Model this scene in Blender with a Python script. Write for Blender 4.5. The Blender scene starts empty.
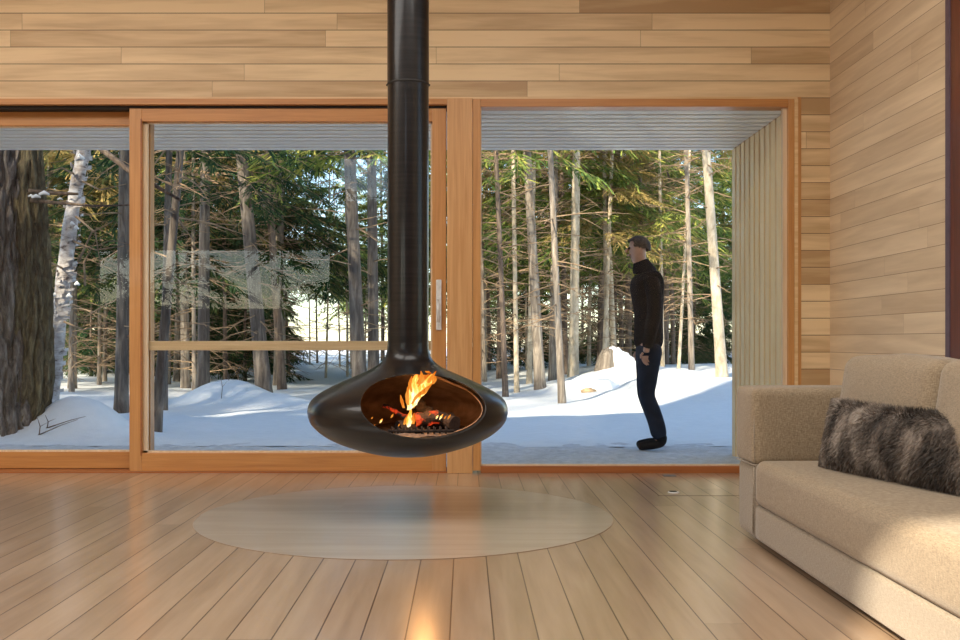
import bpy, bmesh, math, random
import numpy as np
from mathutils import Vector, Matrix, noise
PI = math.pi
R = math.radians
sc = bpy.context.scene
COL = sc.collection

# ------------------------------------------------------------------ camera
CH = 0.88                                   # eye height
cam_d = bpy.data.cameras.new('camera')
cam_d.sensor_width = 36.0
cam_d.lens = 37.5
cam_d.shift_x = 15 / 960
cam_d.shift_y = 21 / 960
cam_d.clip_end = 500
cam = bpy.data.objects.new('camera', cam_d)
COL.objects.link(cam)
cam.location = (0, 0, CH)
cam.rotation_euler = (R(90), 0, 0)
sc.camera = cam

# ------------------------------------------------------------------ view
sc.view_settings.view_transform = 'Standard'
sc.view_settings.look = 'None'
sc.view_settings.gamma = 1.0
sc.view_settings.use_curve_mapping = False
sc.view_settings.exposure = 0.2

# ------------------------------------------------------------------ world, sun
w = bpy.data.worlds.new('world'); sc.world = w
w.use_nodes = True
nt = w.node_tree
bg = nt.nodes['Background']
sky = nt.nodes.new('ShaderNodeTexSky')
sky.sky_type = 'NISHITA'
sky.sun_disc = False
sky.sun_elevation = R(30)
sky.sun_rotation = math.atan2(-0.6, -1.0)
sky.air_density = 1.0
sky.dust_density = 0.4
sky.ozone_density = 1.2
nt.links.new(sky.outputs[0], bg.inputs[0])
bg.inputs[1].default_value = 0.31
sd = bpy.data.lights.new('sun', 'SUN')
sd.energy = 10.0
sd.angle = R(1.2)
sd.color = (1.0, 0.86, 0.66)
sun = bpy.data.objects.new('sun', sd); COL.objects.link(sun)
_h = Vector((0.6, 1.0, 0)).normalized() * math.cos(R(30)); _h.z = -math.sin(R(30))
sun.rotation_euler = _h.to_track_quat('-Z', 'Y').to_euler()

def area(name, loc, rot, sx, sy, e, col):
    d = bpy.data.lights.new(name, 'AREA'); d.shape = 'RECTANGLE'
    d.size = sx; d.size_y = sy; d.energy = e; d.color = col
    o = bpy.data.objects.new(name, d); COL.objects.link(o)
    o.location = loc; o.rotation_euler = rot
    return o
# fill lights added under the ceiling, out of view, no fixtures there
area('ceiling_fill', (-3.7, 2.6, 3.83), (0, 0, 0), 4.4, 2.4, 190, (1, .97, .92))
area('ceiling_fill', (.4, 2.6, 3.83), (0, 0, 0), 2.6, 2.4, 95, (1, .97, .92))

# ------------------------------------------------------------------ helpers
def srgb(r, g, b):
    f = lambda c: (c / 255 / 12.92) if c / 255 <= .04045 else ((c / 255 + .055) / 1.055) ** 2.4
    return (f(r), f(g), f(b), 1)

def tag(o, label=None, cat=None, group=None, kind=None):
    if label: o['label'] = label
    if cat: o['category'] = cat
    if group: o['group'] = group
    if kind: o['kind'] = kind
    return o

def mesh_obj(name, verts, faces, mat=None, parent=None, smooth=False):
    me = bpy.data.meshes.new(name)
    me.from_pydata(verts, [], faces)
    if mat: me.materials.append(mat)
    if smooth:
        me.polygons.foreach_set('use_smooth', [True] * len(me.polygons))
    me.update()
    o = bpy.data.objects.new(name, me); COL.objects.link(o)
    if parent: o.parent = parent
    return o

def bm_obj(name, bm, mat=None, parent=None, smooth=False, recalc=True):
    if recalc: bmesh.ops.recalc_face_normals(bm, faces=bm.faces)
    me = bpy.data.meshes.new(name); bm.to_mesh(me); bm.free()
    if mat: me.materials.append(mat)
    if smooth: me.polygons.foreach_set('use_smooth', [True] * len(me.polygons))
    o = bpy.data.objects.new(name, me); COL.objects.link(o)
    if parent: o.parent = parent
    return o

def empty(name, loc, rz=0):
    o = bpy.data.objects.new(name, None); COL.objects.link(o)
    o.location = loc; o.rotation_euler = (0, 0, rz); o.empty_display_size = .1
    return o

def adopt(o, parent):
    """parent while the mesh is laid out in world coordinates"""
    o.parent = parent
    o.matrix_parent_inverse = Matrix.LocRotScale(parent.location, parent.rotation_euler, parent.scale).inverted()
    return o

def box(bm, x0, x1, y0, y1, z0, z1, bevel=0):
    vs = [bm.verts.new(p) for p in ((x0,y0,z0),(x1,y0,z0),(x1,y1,z0),(x0,y1,z0),(x0,y0,z1),(x1,y0,z1),(x1,y1,z1),(x0,y1,z1))]
    fs = [bm.faces.new([vs[i] for i in f]) for f in ((3,2,1,0),(4,5,6,7),(0,1,5,4),(1,2,6,5),(2,3,7,6),(3,0,4,7))]
    if bevel:
        es = list({e for f in fs for e in f.edges})
        bmesh.ops.bevel(bm, geom=es, offset=bevel, segments=2, affect='EDGES', profile=.6)

def boxes(name, lst, mat, parent=None, bevel=0, smooth=False):
    bm = bmesh.new()
    for b in lst: box(bm, *b, bevel=bevel)
    return bm_obj(name, bm, mat, parent, smooth)

def tube_data(pts, radii, n=6, cap=True):
    """verts, faces of a tapering tube along pts"""
    V, F = [], []
    pts = [Vector(p) for p in pts]
    prev = None
    for i, p in enumerate(pts):
        d = (pts[min(i+1, len(pts)-1)] - pts[max(i-1, 0)]).normalized()
        if prev is None:
            a = d.orthogonal().normalized()
        else:
            a = (prev - d * prev.dot(d)).normalized()
        prev = a; b = d.cross(a)
        for k in range(n):
            t = 2 * PI * k / n
            V.append(tuple(p + (a * math.cos(t) + b * math.sin(t)) * radii[i]))
    for i in range(len(pts) - 1):
        for k in range(n):
            k2 = (k + 1) % n
            F.append((i*n+k, i*n+k2, (i+1)*n+k2, (i+1)*n+k))
    if cap:
        F.append(tuple(range(n-1, -1, -1))); F.append(tuple((len(pts)-1)*n + k for k in range(n)))
    return V, F

class MB:
    def __init__(s): s.V = []; s.F = []
    def add(s, V, F):
        b = len(s.V); s.V.extend(V); s.F.extend([tuple(i + b for i in f) for f in F])
    def tube(s, pts, radii, n=6, cap=True): s.add(*tube_data(pts, radii, n, cap))
    def build(s, name, mat, parent=None, smooth=True): return mesh_obj(name, s.V, s.F, mat, parent, smooth)

def lathe(prof, n=64, cx=0, cy=0):
    V, F = [], []
    m = len(prof)
    for k in range(n):
        t = 2 * PI * k / n
        for r, z in prof: V.append((cx + r * math.cos(t), cy + r * math.sin(t), z))
    for k in range(n):
        k2 = (k + 1) % n
        for i in range(m - 1):
            F.append((k*m+i, k2*m+i, k2*m+i+1, k*m+i+1))
    return V, F

def smooth_prof(pts, sub=6):
    out = []
    n = len(pts)
    for i in range(n - 1):
        p0 = pts[max(i-1, 0)]; p1 = pts[i]; p2 = pts[i+1]; p3 = pts[min(i+2, n-1)]
        for k in range(sub):
            t = k / sub
            out.append(tuple(.5 * ((2*b) + (-a + c)*t + (2*a - 5*b + 4*c - d)*t*t + (-a + 3*b - 3*c + d)*t**3) for a, b, c, d in zip(p0, p1, p2, p3)))
    out.append(pts[-1]); return out

def soft_box(cx, cy, cz, sx, sy, sz, r=.05, puff=(0, 0, 0), n=14, wrinkle=0, seed=0):
    """rounded, puffed cushion as a bmesh"""
    bm = bmesh.new()
    bmesh.ops.create_cube(bm, size=2)
    bmesh.ops.subdivide_edges(bm, edges=bm.edges, cuts=n, use_grid_fill=True)
    h = Vector((sx/2, sy/2, sz/2))
    for v in bm.verts:
        u = v.co.copy()
        # cosine spacing towards edges
        p = Vector([math.sin(c * PI / 2) * hh for c, hh in zip(u, h)])
        q = Vector([max(-hh + r, min(hh - r, c)) for c, hh in zip(p, h)])
        d = p - q
        if d.length > 1e-6:
            mx = max(abs(c) for c in d)
            p = q + d.normalized() * mx if mx < r else q + d.normalized() * r
        fx, fy, fz = [max(0, 1 - (c / hh) ** 2) for c, hh in zip(p, h)]
        p.x += math.copysign(puff[0] * fy * fz, p.x) * abs(p.x / h.x)
        p.y += math.copysign(puff[1] * fx * fz, p.y) * abs(p.y / h.y)
        p.z += math.copysign(puff[2] * fx * fy, p.z) * abs(p.z / h.z)
        if wrinkle:
            q3 = Vector((p.x + cx + seed, p.y + cy, p.z + cz))
            p += p.normalized() * wrinkle * (noise.noise(q3 * 4.5) + .5 * noise.noise(q3 * 11))
        v.co = p + Vector((cx, cy, cz))
    return bm

# ------------------------------------------------------------------ materials
class NT:
    def __init__(s, name):
        s.m = bpy.data.materials.new(name); s.m.use_nodes = True
        s.t = s.m.node_tree; s.b = s.t.nodes['Principled BSDF']; s.out = s.t.nodes['Material Output']
    def n(s, typ, **kw):
        o = s.t.nodes.new(typ)
        for k, v in kw.items(): setattr(o, k, v)
        return o
    def l(s, a, b): s.t.links.new(a, b)
    def math(s, op, a, b=None, c=None, clamp=False):
        o = s.n('ShaderNodeMath', operation=op, use_clamp=clamp)
        for i, x in enumerate((a, b, c)):
            if x is None: continue
            if isinstance(x, (int, float)): o.inputs[i].default_value = x
            else: s.l(x, o.inputs[i])
        return o.outputs[0]
    def noise(s, vec, scale, detail=4, rough=.5, dist=0):
        o = s.n('ShaderNodeTexNoise'); o.inputs['Scale'].default_value = scale
        o.inputs['Detail'].default_value = detail; o.inputs['Roughness'].default_value = rough
        o.inputs['Distortion'].default_value = dist
        if vec is not None: s.l(vec, o.inputs['Vector'])
        return o.outputs[0]
    def ramp(s, fac, stops, interp='LINEAR'):
        o = s.n('ShaderNodeValToRGB'); e = o.color_ramp.elements
        o.color_ramp.interpolation = interp
        while len(e) < len(stops): e.new(.5)
        for i, (p, c) in enumerate(stops):
            e[i].position = p; e[i].color = c if len(c) == 4 else (*c, 1)
        s.l(fac, o.inputs[0]); return o.outputs[0]
    def mix(s, f, a, b, mode='MIX'):
        o = s.n('ShaderNodeMix', data_type='RGBA', blend_type=mode)
        for sock, x in ((o.inputs[0], f), (o.inputs[6], a), (o.inputs[7], b)):
            if isinstance(x, (int, float)): sock.default_value = x
            elif isinstance(x, tuple): sock.default_value = x
            else: s.l(x, sock)
        return o.outputs[2]
    def bump(s, h, strength=.3, dist=.01):
        o = s.n('ShaderNodeBump'); o.inputs['Strength'].default_value = strength
        o.inputs['Distance'].default_value = dist
        s.l(h, o.inputs['Height']); s.l(o.outputs[0], s.b.inputs['Normal']); return o
    def pos(s): return s.n('ShaderNodeNewGeometry').outputs['Position']
    def obj(s): return s.n('ShaderNodeTexCoord').outputs['Object']
    def scale(s, vec, sc_):
        o = s.n('ShaderNodeVectorMath', operation='MULTIPLY'); s.l(vec, o.inputs[0]); o.inputs[1].default_value = sc_
        return o.outputs[0]
    def set(s, **kw):
        for k, v in kw.items(): s.b.inputs[k.replace('_', ' ')].default_value = v

def plain(name, col, rough=.6, metal=0, var=.06, scale=30, bump=0):
    n = NT(name); nz = n.noise(n.obj(), scale)
    c0 = tuple(max(0, c * (1 - var * 2)) for c in col[:3]); c1 = tuple(min(1, c * (1 + var * 2)) for c in col[:3])
    n.l(n.ramp(nz, [(.3, c0), (.7, c1)]), n.b.inputs['Base Color'])
    n.set(Roughness=rough, Metallic=metal)
    if bump: n.bump(nz, bump, .005)
    return n.m

def boards(name, u, v, width, length, voff, dark, light, groove=.008, gcol=(.10, .05, .025, 1), rough=.45, coat=0, spread=1.0, endgroove=True, seed=0):
    """boards running along axis u, stacked along axis v"""
    n = NT(name)
    sep = n.n('ShaderNodeSeparateXYZ'); n.l(n.pos(), sep.inputs[0])
    U = sep.outputs['XYZ'.index(u)]; Vv = sep.outputs['XYZ'.index(v)]
    vr = n.math('DIVIDE', n.math('SUBTRACT', Vv, voff), width)
    row = n.math('FLOOR', vr); fv = n.math('FRACT', vr)
    wn = n.n('ShaderNodeTexWhiteNoise', noise_dimensions='1D'); n.l(n.math('ADD', row, seed + .37), wn.inputs['W'])
    ur = n.math('ADD', n.math('DIVIDE', U, length), n.math('MULTIPLY', wn.outputs['Value'], 9.3))
    cu = n.math('FLOOR', ur); fu = n.math('FRACT', ur)
    wn2 = n.n('ShaderNodeTexWhiteNoise', noise_dimensions='2D')
    cmb = n.n('ShaderNodeCombineXYZ'); n.l(row, cmb.inputs[0]); n.l(cu, cmb.inputs[1]); n.l(cmb.outputs[0], wn2.inputs['Vector'])
    rnd = wn2.outputs['Value']
    g = n.n('ShaderNodeCombineXYZ')
    n.l(n.math('MULTIPLY', U, 1.3), g.inputs[0]); n.l(n.math('MULTIPLY', Vv, 22), g.inputs[1]); n.l(n.math('MULTIPLY', rnd, 37), g.inputs[2])
    gr = n.noise(g.outputs[0], 1.6, 6, .6, .8)
    g2 = n.n('ShaderNodeCombineXYZ')
    n.l(n.math('MULTIPLY', U, .5), g2.inputs[0]); n.l(n.math('MULTIPLY', Vv, 5), g2.inputs[1]); n.l(n.math('MULTIPLY', rnd, 91), g2.inputs[2])
    gr2 = n.noise(g2.outputs[0], 2.2, 3, .5, .5)
    t = n.math('ADD', n.math('MULTIPLY', n.math('SUBTRACT', rnd, .5), .62 * spread), n.math('MULTIPLY', n.math('SUBTRACT', gr2, .5), 1.5))
    t = n.math('ADD', t, n.math('MULTIPLY', n.math('SUBTRACT', gr, .5), .55))
    t = n.math('ADD', t, .5, clamp=True)
    col = n.ramp(t, [(.05, dark), (.95, light)])
    m = n.math('LESS_THAN', n.math('MINIMUM', fv, n.math('SUBTRACT', 1, fv)), groove / width / 2)
    if endgroove:
        m2 = n.math('LESS_THAN', n.math('MINIMUM', fu, n.math('SUBTRACT', 1, fu)), groove / length / 3)
        m = n.math('MAXIMUM', m, n.math('MULTIPLY', m2, .6))
    n.l(n.mix(m, col, gcol), n.b.inputs['Base Color'])
    n.bump(n.math('SUBTRACT', n.math('MULTIPLY', gr, .12), m), .35, .004)
    n.set(Roughness=rough)
    if coat:
        n.b.inputs['Coat Weight'].default_value = coat; n.b.inputs['Coat Roughness'].default_value = .20; n.b.inputs['Coat IOR'].default_value = 2.0
    return n.m

def wood(name, u, dark, light, rough=.4, fine=30):
    n = NT(name); sc_ = {'X': (1.2, fine, fine), 'Y': (fine, 1.2, fine), 'Z': (fine, fine, 1.2)}[u]
    gr = n.noise(n.scale(n.pos(), sc_), 1.4, 6, .6, .6)
    n.l(n.ramp(gr, [(.25, dark), (.75, light)]), n.b.inputs['Base Color'])
    n.bump(gr, .12, .003); n.set(Roughness=rough)
    n.b.inputs['Coat Weight'].default_value = .15
    return n.m

M = {}
M['wall'] = boards('pale wood wall boards', 'X', 'Z', .113, 2.1, .015, (.47, .30, .145), (.83, .63, .37), groove=.005, gcol=(.20, .12, .06, 1), spread=1.5, seed=3)
M['wall_y'] = boards('pale wood side wall boards', 'Y', 'Z', .113, 2.1, .015, (.55, .41, .26), (.80, .65, .45), groove=.0035, gcol=(.34, .22, .13, 1), seed=8)
M['floor'] = boards('pale floor boards', 'Y', 'X', .1315, 4.4, -.0453, (.31, .205, .125), (.48, .345, .23), groove=.0045, gcol=(.09, .045, .02, 1), rough=.34, coat=.95, spread=.8)
M['inlay'] = boards('pale inlay boards', 'X', 'Y', .62, 9.0, 5.19, (.37, .30, .23), (.50, .42, .335), groove=.003, gcol=(.25, .17, .1, 1), rough=.32, coat=.95, endgroove=False)
M['ceil'] = boards('pale ceiling boards', 'X', 'Y', .113, 2.1, 0, (.46, .28, .14), (.70, .48, .27))
M['fir_z'] = wood('orange fir upright', 'Z', srgb(178, 122, 66), srgb(208, 154, 94))
M['fir_x'] = wood('orange fir rail', 'X', srgb(172, 112, 56), srgb(204, 146, 82))
M['post'] = wood('fir post', 'Z', srgb(188, 136, 82), srgb(220, 172, 118))
M['bead'] = wood('lit glazing bead', 'Z', srgb(205, 178, 140), srgb(238, 218, 188))  # light on the frame edges put into a paler wood tone
M['bead_x'] = wood('pale edge bead', 'X', srgb(205, 165, 112), srgb(236, 206, 160))
M['rail'] = wood('mid rail wood', 'X', srgb(200, 165, 122), srgb(228, 198, 156))
M['sill'] = wood('brown sill wood', 'X', srgb(140, 80, 38), srgb(176, 108, 58))
M['dark_wood'] = wood('dark red wood', 'Z', srgb(70, 32, 24), srgb(118, 62, 44), .35)
M['dark_edge'] = plain('purple grey door edge', srgb(90, 74, 86), .4)
M['slat_x'] = wood('pale soffit slats', 'X', srgb(248, 238, 222), srgb(255, 251, 242), .6, 14)
M['slat_z'] = wood('pale wing slats', 'Z', srgb(250, 210, 150), srgb(255, 230, 186), .6, 14)
M['slat_back'] = plain('board behind wing slats', srgb(200, 140, 70), .8)
M['soffit_gap_tone'] = plain('soffit board toned as gap shade', srgb(92, 66, 44), .8)  # dark tone stands for the shaded cavity seen between the slats
M['roof'] = plain('roof edge', srgb(120, 96, 70), .8)
M['black_gap'] = plain('flat black', (.012, .010, .009), .7)
M['steel'] = plain('brushed steel', (.72, .72, .71), .45, .35)
M['stovebody'] = None
def stove_mat():
    n = NT('satin black brown steel')
    nz = n.noise(n.scale(n.obj(), (1.2, 1.2, 26)), 2.4, 4, .55)
    n.l(n.ramp(nz, [(.3, (.006, .0055, .006)), (.72, (.015, .013, .0125))]), n.b.inputs['Base Color'])
    r = n.n('ShaderNodeMapRange'); n.l(nz, r.inputs[0]); r.inputs[3].default_value = .27; r.inputs[4].default_value = .40
    n.l(r.outputs[0], n.b.inputs['Roughness']); n.set(Metallic=0)
    n.b.inputs['Specular IOR Level'].default_value = .22
    n.b.inputs['Coat Weight'].default_value = .3; n.b.inputs['Coat Roughness'].default_value = .12
    return n.m
M['stove'] = stove_mat()
M['liner'] = plain('ashy brown firebox steel', (.34, .22, .145), .85, 0, .2, 14, .2)
M['char'] = plain('charred log', (.03, .02, .016), .95, 0, .3, 40, .8)
M['ash'] = plain('grey brown ash', (.16, .12, .095), .95, 0, .25, 60, .8)

def glass_mat():
    n = NT('window glass')
    tr = n.n('ShaderNodeBsdfTransparent'); tr.inputs[0].default_value = (.97, .985, .98, 1)
    gl = n.n('ShaderNodeBsdfGlossy'); gl.inputs['Roughness'].default_value = .0; gl.inputs[0].default_value = (1, 1, 1, 1)
    fr = n.n('ShaderNodeFresnel'); fr.inputs[0].default_value = 1.30
    mx = n.n('ShaderNodeMixShader')
    n.l(fr.outputs[0], mx.inputs[0]); n.l(tr.outputs[0], mx.inputs[1]); n.l(gl.outputs[0], mx.inputs[2])
    n.l(mx.outputs[0], n.out.inputs[0]); return n.m
M['glass'] = glass_mat()

def snow_mat(name, c0, c1, bs=.35, scale=9):
    n = NT(name); p = n.pos()
    a = n.noise(p, scale, 6, .6); b = n.noise(p, scale * 9, 3, .6)
    n.l(n.ramp(a, [(.3, c0), (.7, c1)]), n.b.inputs['Base Color'])
    n.bump(n.math('ADD', a, n.math('MULTIPLY', b, .25)), bs, .03)
    n.set(Roughness=.7)
    return n.m
M['snow'] = snow_mat('snow', (.80, .83, .86), (.88, .90, .92))
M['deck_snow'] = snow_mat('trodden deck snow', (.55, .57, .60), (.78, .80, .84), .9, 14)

def bark(name, cols, fx=16, fz=2.2, bs=.8, rough=.9, dist=.03):
    n = NT(name)
    p = n.scale(n.obj(), (fx, fx, fz))
    a = n.noise(p, 1.0, 7, .65, .6); b = n.noise(n.obj(), .9, 3)
    c = n.ramp(a, [(.28, cols[0]), (.5, cols[1]), (.72, cols[2])])
    if len(cols) > 3:
        c = n.mix(n.math('MULTIPLY', n.math('SUBTRACT', b, .46), 5, clamp=True), c, cols[3])
    n.l(c, n.b.inputs['Base Color']); n.bump(a, bs, dist); n.set(Roughness=rough)
    return n.m
M['bark_grey'] = bark('grey bark', [(.07, .055, .045), (.25, .205, .16), (.45, .39, .32)])
M['bark_dark'] = bark('dark shaded bark', [(.03, .024, .02), (.12, .098, .08), (.25, .215, .18)])  # grey bark again, with the left stand's shade put into its colour
M['bark_brown'] = bark('brown bark', [(.04, .028, .02), (.14, .10, .075), (.30, .23, .17)])
M['bark_pale'] = bark('pale aspen bark', [(.22, .17, .11), (.52, .43, .31), (.72, .62, .48)], 9, 4, .4)
M['bark_big'] = bark('deep furrowed bark', [(.022, .017, .014), (.17, .14, .12), (.40, .37, .34)], 22, 5.5, 1.0, .95, .08)
M['bark_moss'] = bark('mossy furrowed bark', [(.02, .016, .010), (.14, .11, .06), (.32, .27, .15)], 24, 6.5, 1.0, .95, .08)
def birch_mat():
    n = NT('birch bark')
    a = n.noise(n.scale(n.obj(), (7, 7, 15)), 1.2, 5, .7, .4); b = n.noise(n.obj(), 6, 4, .6)
    c = n.ramp(a, [(.34, (.07, .05, .045)), (.42, (.40, .36, .34)), (.6, (.66, .63, .62)), (.8, (.80, .79, .80))])
    c = n.mix(n.math('MULTIPLY', n.math('SUBTRACT', b, .5), 3, clamp=True), c, (.30, .22, .18, 1))
    n.l(c, n.b.inputs['Base Color']); n.bump(a, .7, .02); n.set(Roughness=.7); return n.m
M['birch'] = birch_mat()
M['twig'] = plain('dead twig', (.31, .21, .125), .9, 0, .25, 5)
def needle_mat(name, stops, tr=.3):
    n = NT(name); g = n.n('ShaderNodeNewGeometry')
    oi = n.n('ShaderNodeObjectInfo')
    f = n.math('ADD', n.math('MULTIPLY', g.outputs['Random Per Island'], .75), n.math('MULTIPLY', oi.outputs['Random'], .25))
    c = n.ramp(f, stops)
    d = n.n('ShaderNodeBsdfDiffuse'); t = n.n('ShaderNodeBsdfTranslucent'); mx = n.n('ShaderNodeMixShader')
    n.l(c, d.inputs[0]); n.l(c, t.inputs[0]); mx.inputs[0].default_value = tr
    n.l(d.outputs[0], mx.inputs[1]); n.l(t.outputs[0], mx.inputs[2]); n.l(mx.outputs[0], n.out.inputs[0])
    return n.m
M['needle'] = needle_mat('green needles', [(0, (.06, .12, .05)), (.5, (.18, .27, .07)), (.8, (.42, .44, .10)), (1, (.66, .56, .16))])
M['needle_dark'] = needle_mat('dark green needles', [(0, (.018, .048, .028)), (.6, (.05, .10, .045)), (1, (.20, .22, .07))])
M['needle_brown'] = needle_mat('rusty needles', [(0, (.16, .17, .05)), (.5, (.36, .28, .10)), (1, (.60, .40, .15))])

# fabric
def fabric(name, c0, c1, c2):
    n = NT(name); p = n.pos()
    a = n.noise(n.scale(p, (60, 60, 420)), 1.0, 3, .6); b = n.noise(n.scale(p, (420, 420, 60)), 1.0, 3, .6); c = n.noise(p, 5, 3)
    f = n.math('ADD', n.math('MULTIPLY', a, .5), n.math('MULTIPLY', b, .5))
    n.l(n.mix(n.math('MULTIPLY', c, .3), n.ramp(f, [(.36, c0), (.5, c1), (.62, c2)]), c1), n.b.inputs['Base Color'])
    n.bump(f, .3, .002); n.set(Roughness=.9)
    n.b.inputs['Sheen Weight'].default_value = .25
    return n.m
M['sofa'] = fabric('oatmeal woven fabric', (.155, .11, .062, 1), (.265, .20, .125, 1), (.37, .295, .195, 1))
M['sofa_base'] = fabric('paler oatmeal woven fabric', (.19, .155, .11, 1), (.29, .24, .18, 1), (.38, .33, .25, 1))

# ------------------------------------------------------------------ SETTING: room shell
WY = 6.667
def PX(px, Y=WY): return (px - 465) * Y / 1000
def PZ(py, Y=WY): return CH - (py - 341) * Y / 1000
XL, XR, YB, ZC = -6.2, 2.433, -2.0, 3.9
WX = PX(800)                                     # right end of the window opening
struct = lambda o: tag(o, kind='structure')
struct(boxes('floor', [(XL, XR, YB, 6.93, -.2, 0)], M['floor']))
# inlaid round of boards in the floor under the fireplace
FX, FY = -.30, 5.05
bm = bmesh.new()
bmesh.ops.create_circle(bm, cap_ends=True, radius=1.035, segments=128)
bmesh.ops.translate(bm, verts=bm.verts, vec=(FX, FY, .0015))
o = bm_obj('floor_inlay', bm, M['inlay']); struct(o)
V, F = lathe([(1.035, .0005), (1.035, .0022), (1.038, .0022), (1.038, .0005)], 128, FX, FY)
o = mesh_obj('trim_1', V, F, plain('inlay seam', (.30, .21, .14), .4)); struct(o)
# window wall
struct(boxes('wall_back', [(XL, XR, WY, 6.93, PZ(98), 3.35), (WX - .03, XR, WY, 6.93, 0, PZ(98))], M['wall']))
W0, W1 = 3.3, 4.72
struct(boxes('wall_right', [(XR, XR + .2, YB - .2, W0, -.2, ZC), (XR, XR + .2, W1, 6.93, -.2, ZC), (XR, XR + .2, W0, W1, -.2, .95), (XR, XR + .2, W0, W1, 3.6, ZC)], M['wall_y']))
struct(boxes('wall_left', [(XL - .2, XL, YB - .2, 6.93, -.2, ZC)], M['wall_y']))
# wall behind the camera: window (x -5.8..-2.1), glazed opening, high opening added to throw sun onto the sofa (x -1.9..-1.3)
y0, y1 = YB - .2, YB
struct(boxes('wall_front', [
    (XL, -5.8, y0, y1, -.2, ZC), (-5.8, -2.1, y0, y1, -.2, 1.38), (-5.8, -2.1, y0, y1, 2.30, ZC),
    (-2.1, -1.95, y0, y1, -.2, ZC), (-1.95, -1.15, y0, y1, -.2, 3.05), (-1.95, -1.15, y0, y1, 3.74, ZC),
    (-1.15, XR, y0, y1, -.2, ZC)], M['dark_wood']))  # dark tone stands in for the unlit rear of the room
bm = bmesh.new()
for (za, zb) in ((0, .12),):
    vs = [bm.verts.new(p) for p in ((XL-.2, YB-.2, ZC), (XR+.2, YB-.2, ZC), (XR+.2, 4.0, ZC), (XL-.2, 4.0, ZC), (XR+.2, 6.93, 3.32), (XL-.2, 6.93, 3.32),
                                    (XL-.2, YB-.2, ZC+.12), (XR+.2, YB-.2, ZC+.12), (XR+.2, 4.0, ZC+.12), (XL-.2, 4.0, ZC+.12), (XR+.2, 6.93, 3.44), (XL-.2, 6.93, 3.44))]
    for f in ((0,1,2,3), (3,2,4,5), (6,9,8,7), (9,11,10,8), (5,4,10,11), (0,6,7,1), (1,7,8,2), (2,8,10,4), (0,3,9,6), (3,5,11,9)): bm.faces.new([vs[k] for k in f])
struct(bm_obj('ceiling', bm, M['ceil']))
# light edge bead round the cladding
struct(boxes('trim_2', [(XL, PX(797), WY - .012, WY + .02, PZ(99.2), PZ(97.2)), (PX(794), PX(797.5), WY - .012, WY + .02, 0, PZ(99.2))], M['bead_x']))
struct(boxes('trim_3', [(PX(797.5), PX(801), WY - .004, WY + .02, 0, PZ(97.2))], M['fir_z']))

# sliding door head and track
struct(boxes('trim_4', [(XL, PX(447), WY - .02, WY + .10, PZ(105), PZ(99.3))], M['fir_x']))
struct(boxes('trim_5', [(XL, PX(447), WY + .02, WY + .12, PZ(107.5), PZ(104.5))], M['black_gap']))  # black strip standing in for the shaded gap above the door leaves
struct(boxes('trim_6', [(XL, PX(447), WY - .005, WY + .24, -.01, PZ(471.5))], M['sill']))

def sash(name, x0, x1, z0, z1, yf, wl, wr, wt, wb, glass_y, mid=None, handle=False):
    """glazed wooden leaf: stiles, rails, glazing bead and pane"""
    r = empty(name, ((x0 + x1) / 2, yf, z0)); tag(r, kind='structure')
    d = .09
    ps = []
    ps.append(boxes('stile', [(x0, x0 + wl, yf, yf + d, z0, z1)], M['fir_z'], bevel=.003))
    ps.append(boxes('stile', [(x1 - wr, x1, yf, yf + d, z0, z1)], M['fir_z'], bevel=.003))
    ps.append(boxes('rail', [(x0 + wl, x1 - wr, yf + .002, yf + d, z1 - wt, z1)], M['fir_x'], bevel=.003))
    ps.append(boxes('rail', [(x0 + wl, x1 - wr, yf + .002, yf + d, z0, z0 + wb)], M['fir_x'], bevel=.003))
    g = boxes('pane', [(x0 + wl, x1 - wr, glass_y, glass_y + .006, z0 + wb, z1 - wt)], M['glass'])
    ps.append(g)
    b = .012
    ps.append(boxes('glazing_bead', [
        (x0 + wl, x0 + wl + b * 2.4, glass_y - .025, glass_y - .001, z0 + wb, z1 - wt), (x1 - wr - b, x1 - wr, glass_y - .025, glass_y - .001, z0 + wb, z1 - wt),
        (x0 + wl, x1 - wr, glass_y - .025, glass_y - .001, z0 + wb, z0 + wb + b), (x0 + wl, x1 - wr, glass_y - .025, glass_y - .001, z1 - wt - b * .6, z1 - wt)], M['bead']))
    if mid:
        ps.append(boxes('mid_rail', [(x0 + wl, x1 - wr, glass_y + .012, glass_y + .06, mid[0], mid[1])], M['rail'], bevel=.003))
    for p in ps: adopt(p, r)
    return r
# fixed leaf on the left, its left end beyond the frame
YS2 = WY + .135
s1 = sash('window_1', XL + .02, PX(144), PZ(471.0), PZ(107.0), YS2, .1, .1, .095, .112, YS2 + .045)
s2 = sash('door_1', PX(128), PX(446), PZ(472.6), PZ(106.6), WY + .025, .083, .093, .093, .127, WY + .085, mid=(PZ(350.3, 6.8), PZ(341, 6.8)))
o = boxes('stile', [(PX(128) + .075, PX(128) + .083, WY + .021, WY + .03, PZ(456), PZ(118))], M['sill']); adopt(o, s2)
# door handle: long pale steel plate with a lever at its foot
h = boxes('door_handle', [(PX(436), PX(441.4), WY + .012, WY + .024, PZ(330), PZ(279.5))], M['steel'], bevel=.004); adopt(h, s2)
mb = MB(); mb.tube([(PX(438.6), WY + .02, PZ(320)), (PX(438.6), WY - .03, PZ(320))], [.009, .009], 12)
mb.tube([(PX(438.6), WY - .03, PZ(322)), (PX(438.4), WY - .034, PZ(310)), (PX(438.2), WY - .03, PZ(300))], [.009, .0085, .007], 12)
lv = mb.build('handle_lever', M['steel']); lv.parent = h; lv.matrix_parent_inverse = h.matrix_parent_inverse.copy()
lv.matrix_parent_inverse = Matrix.Identity(4)
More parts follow.
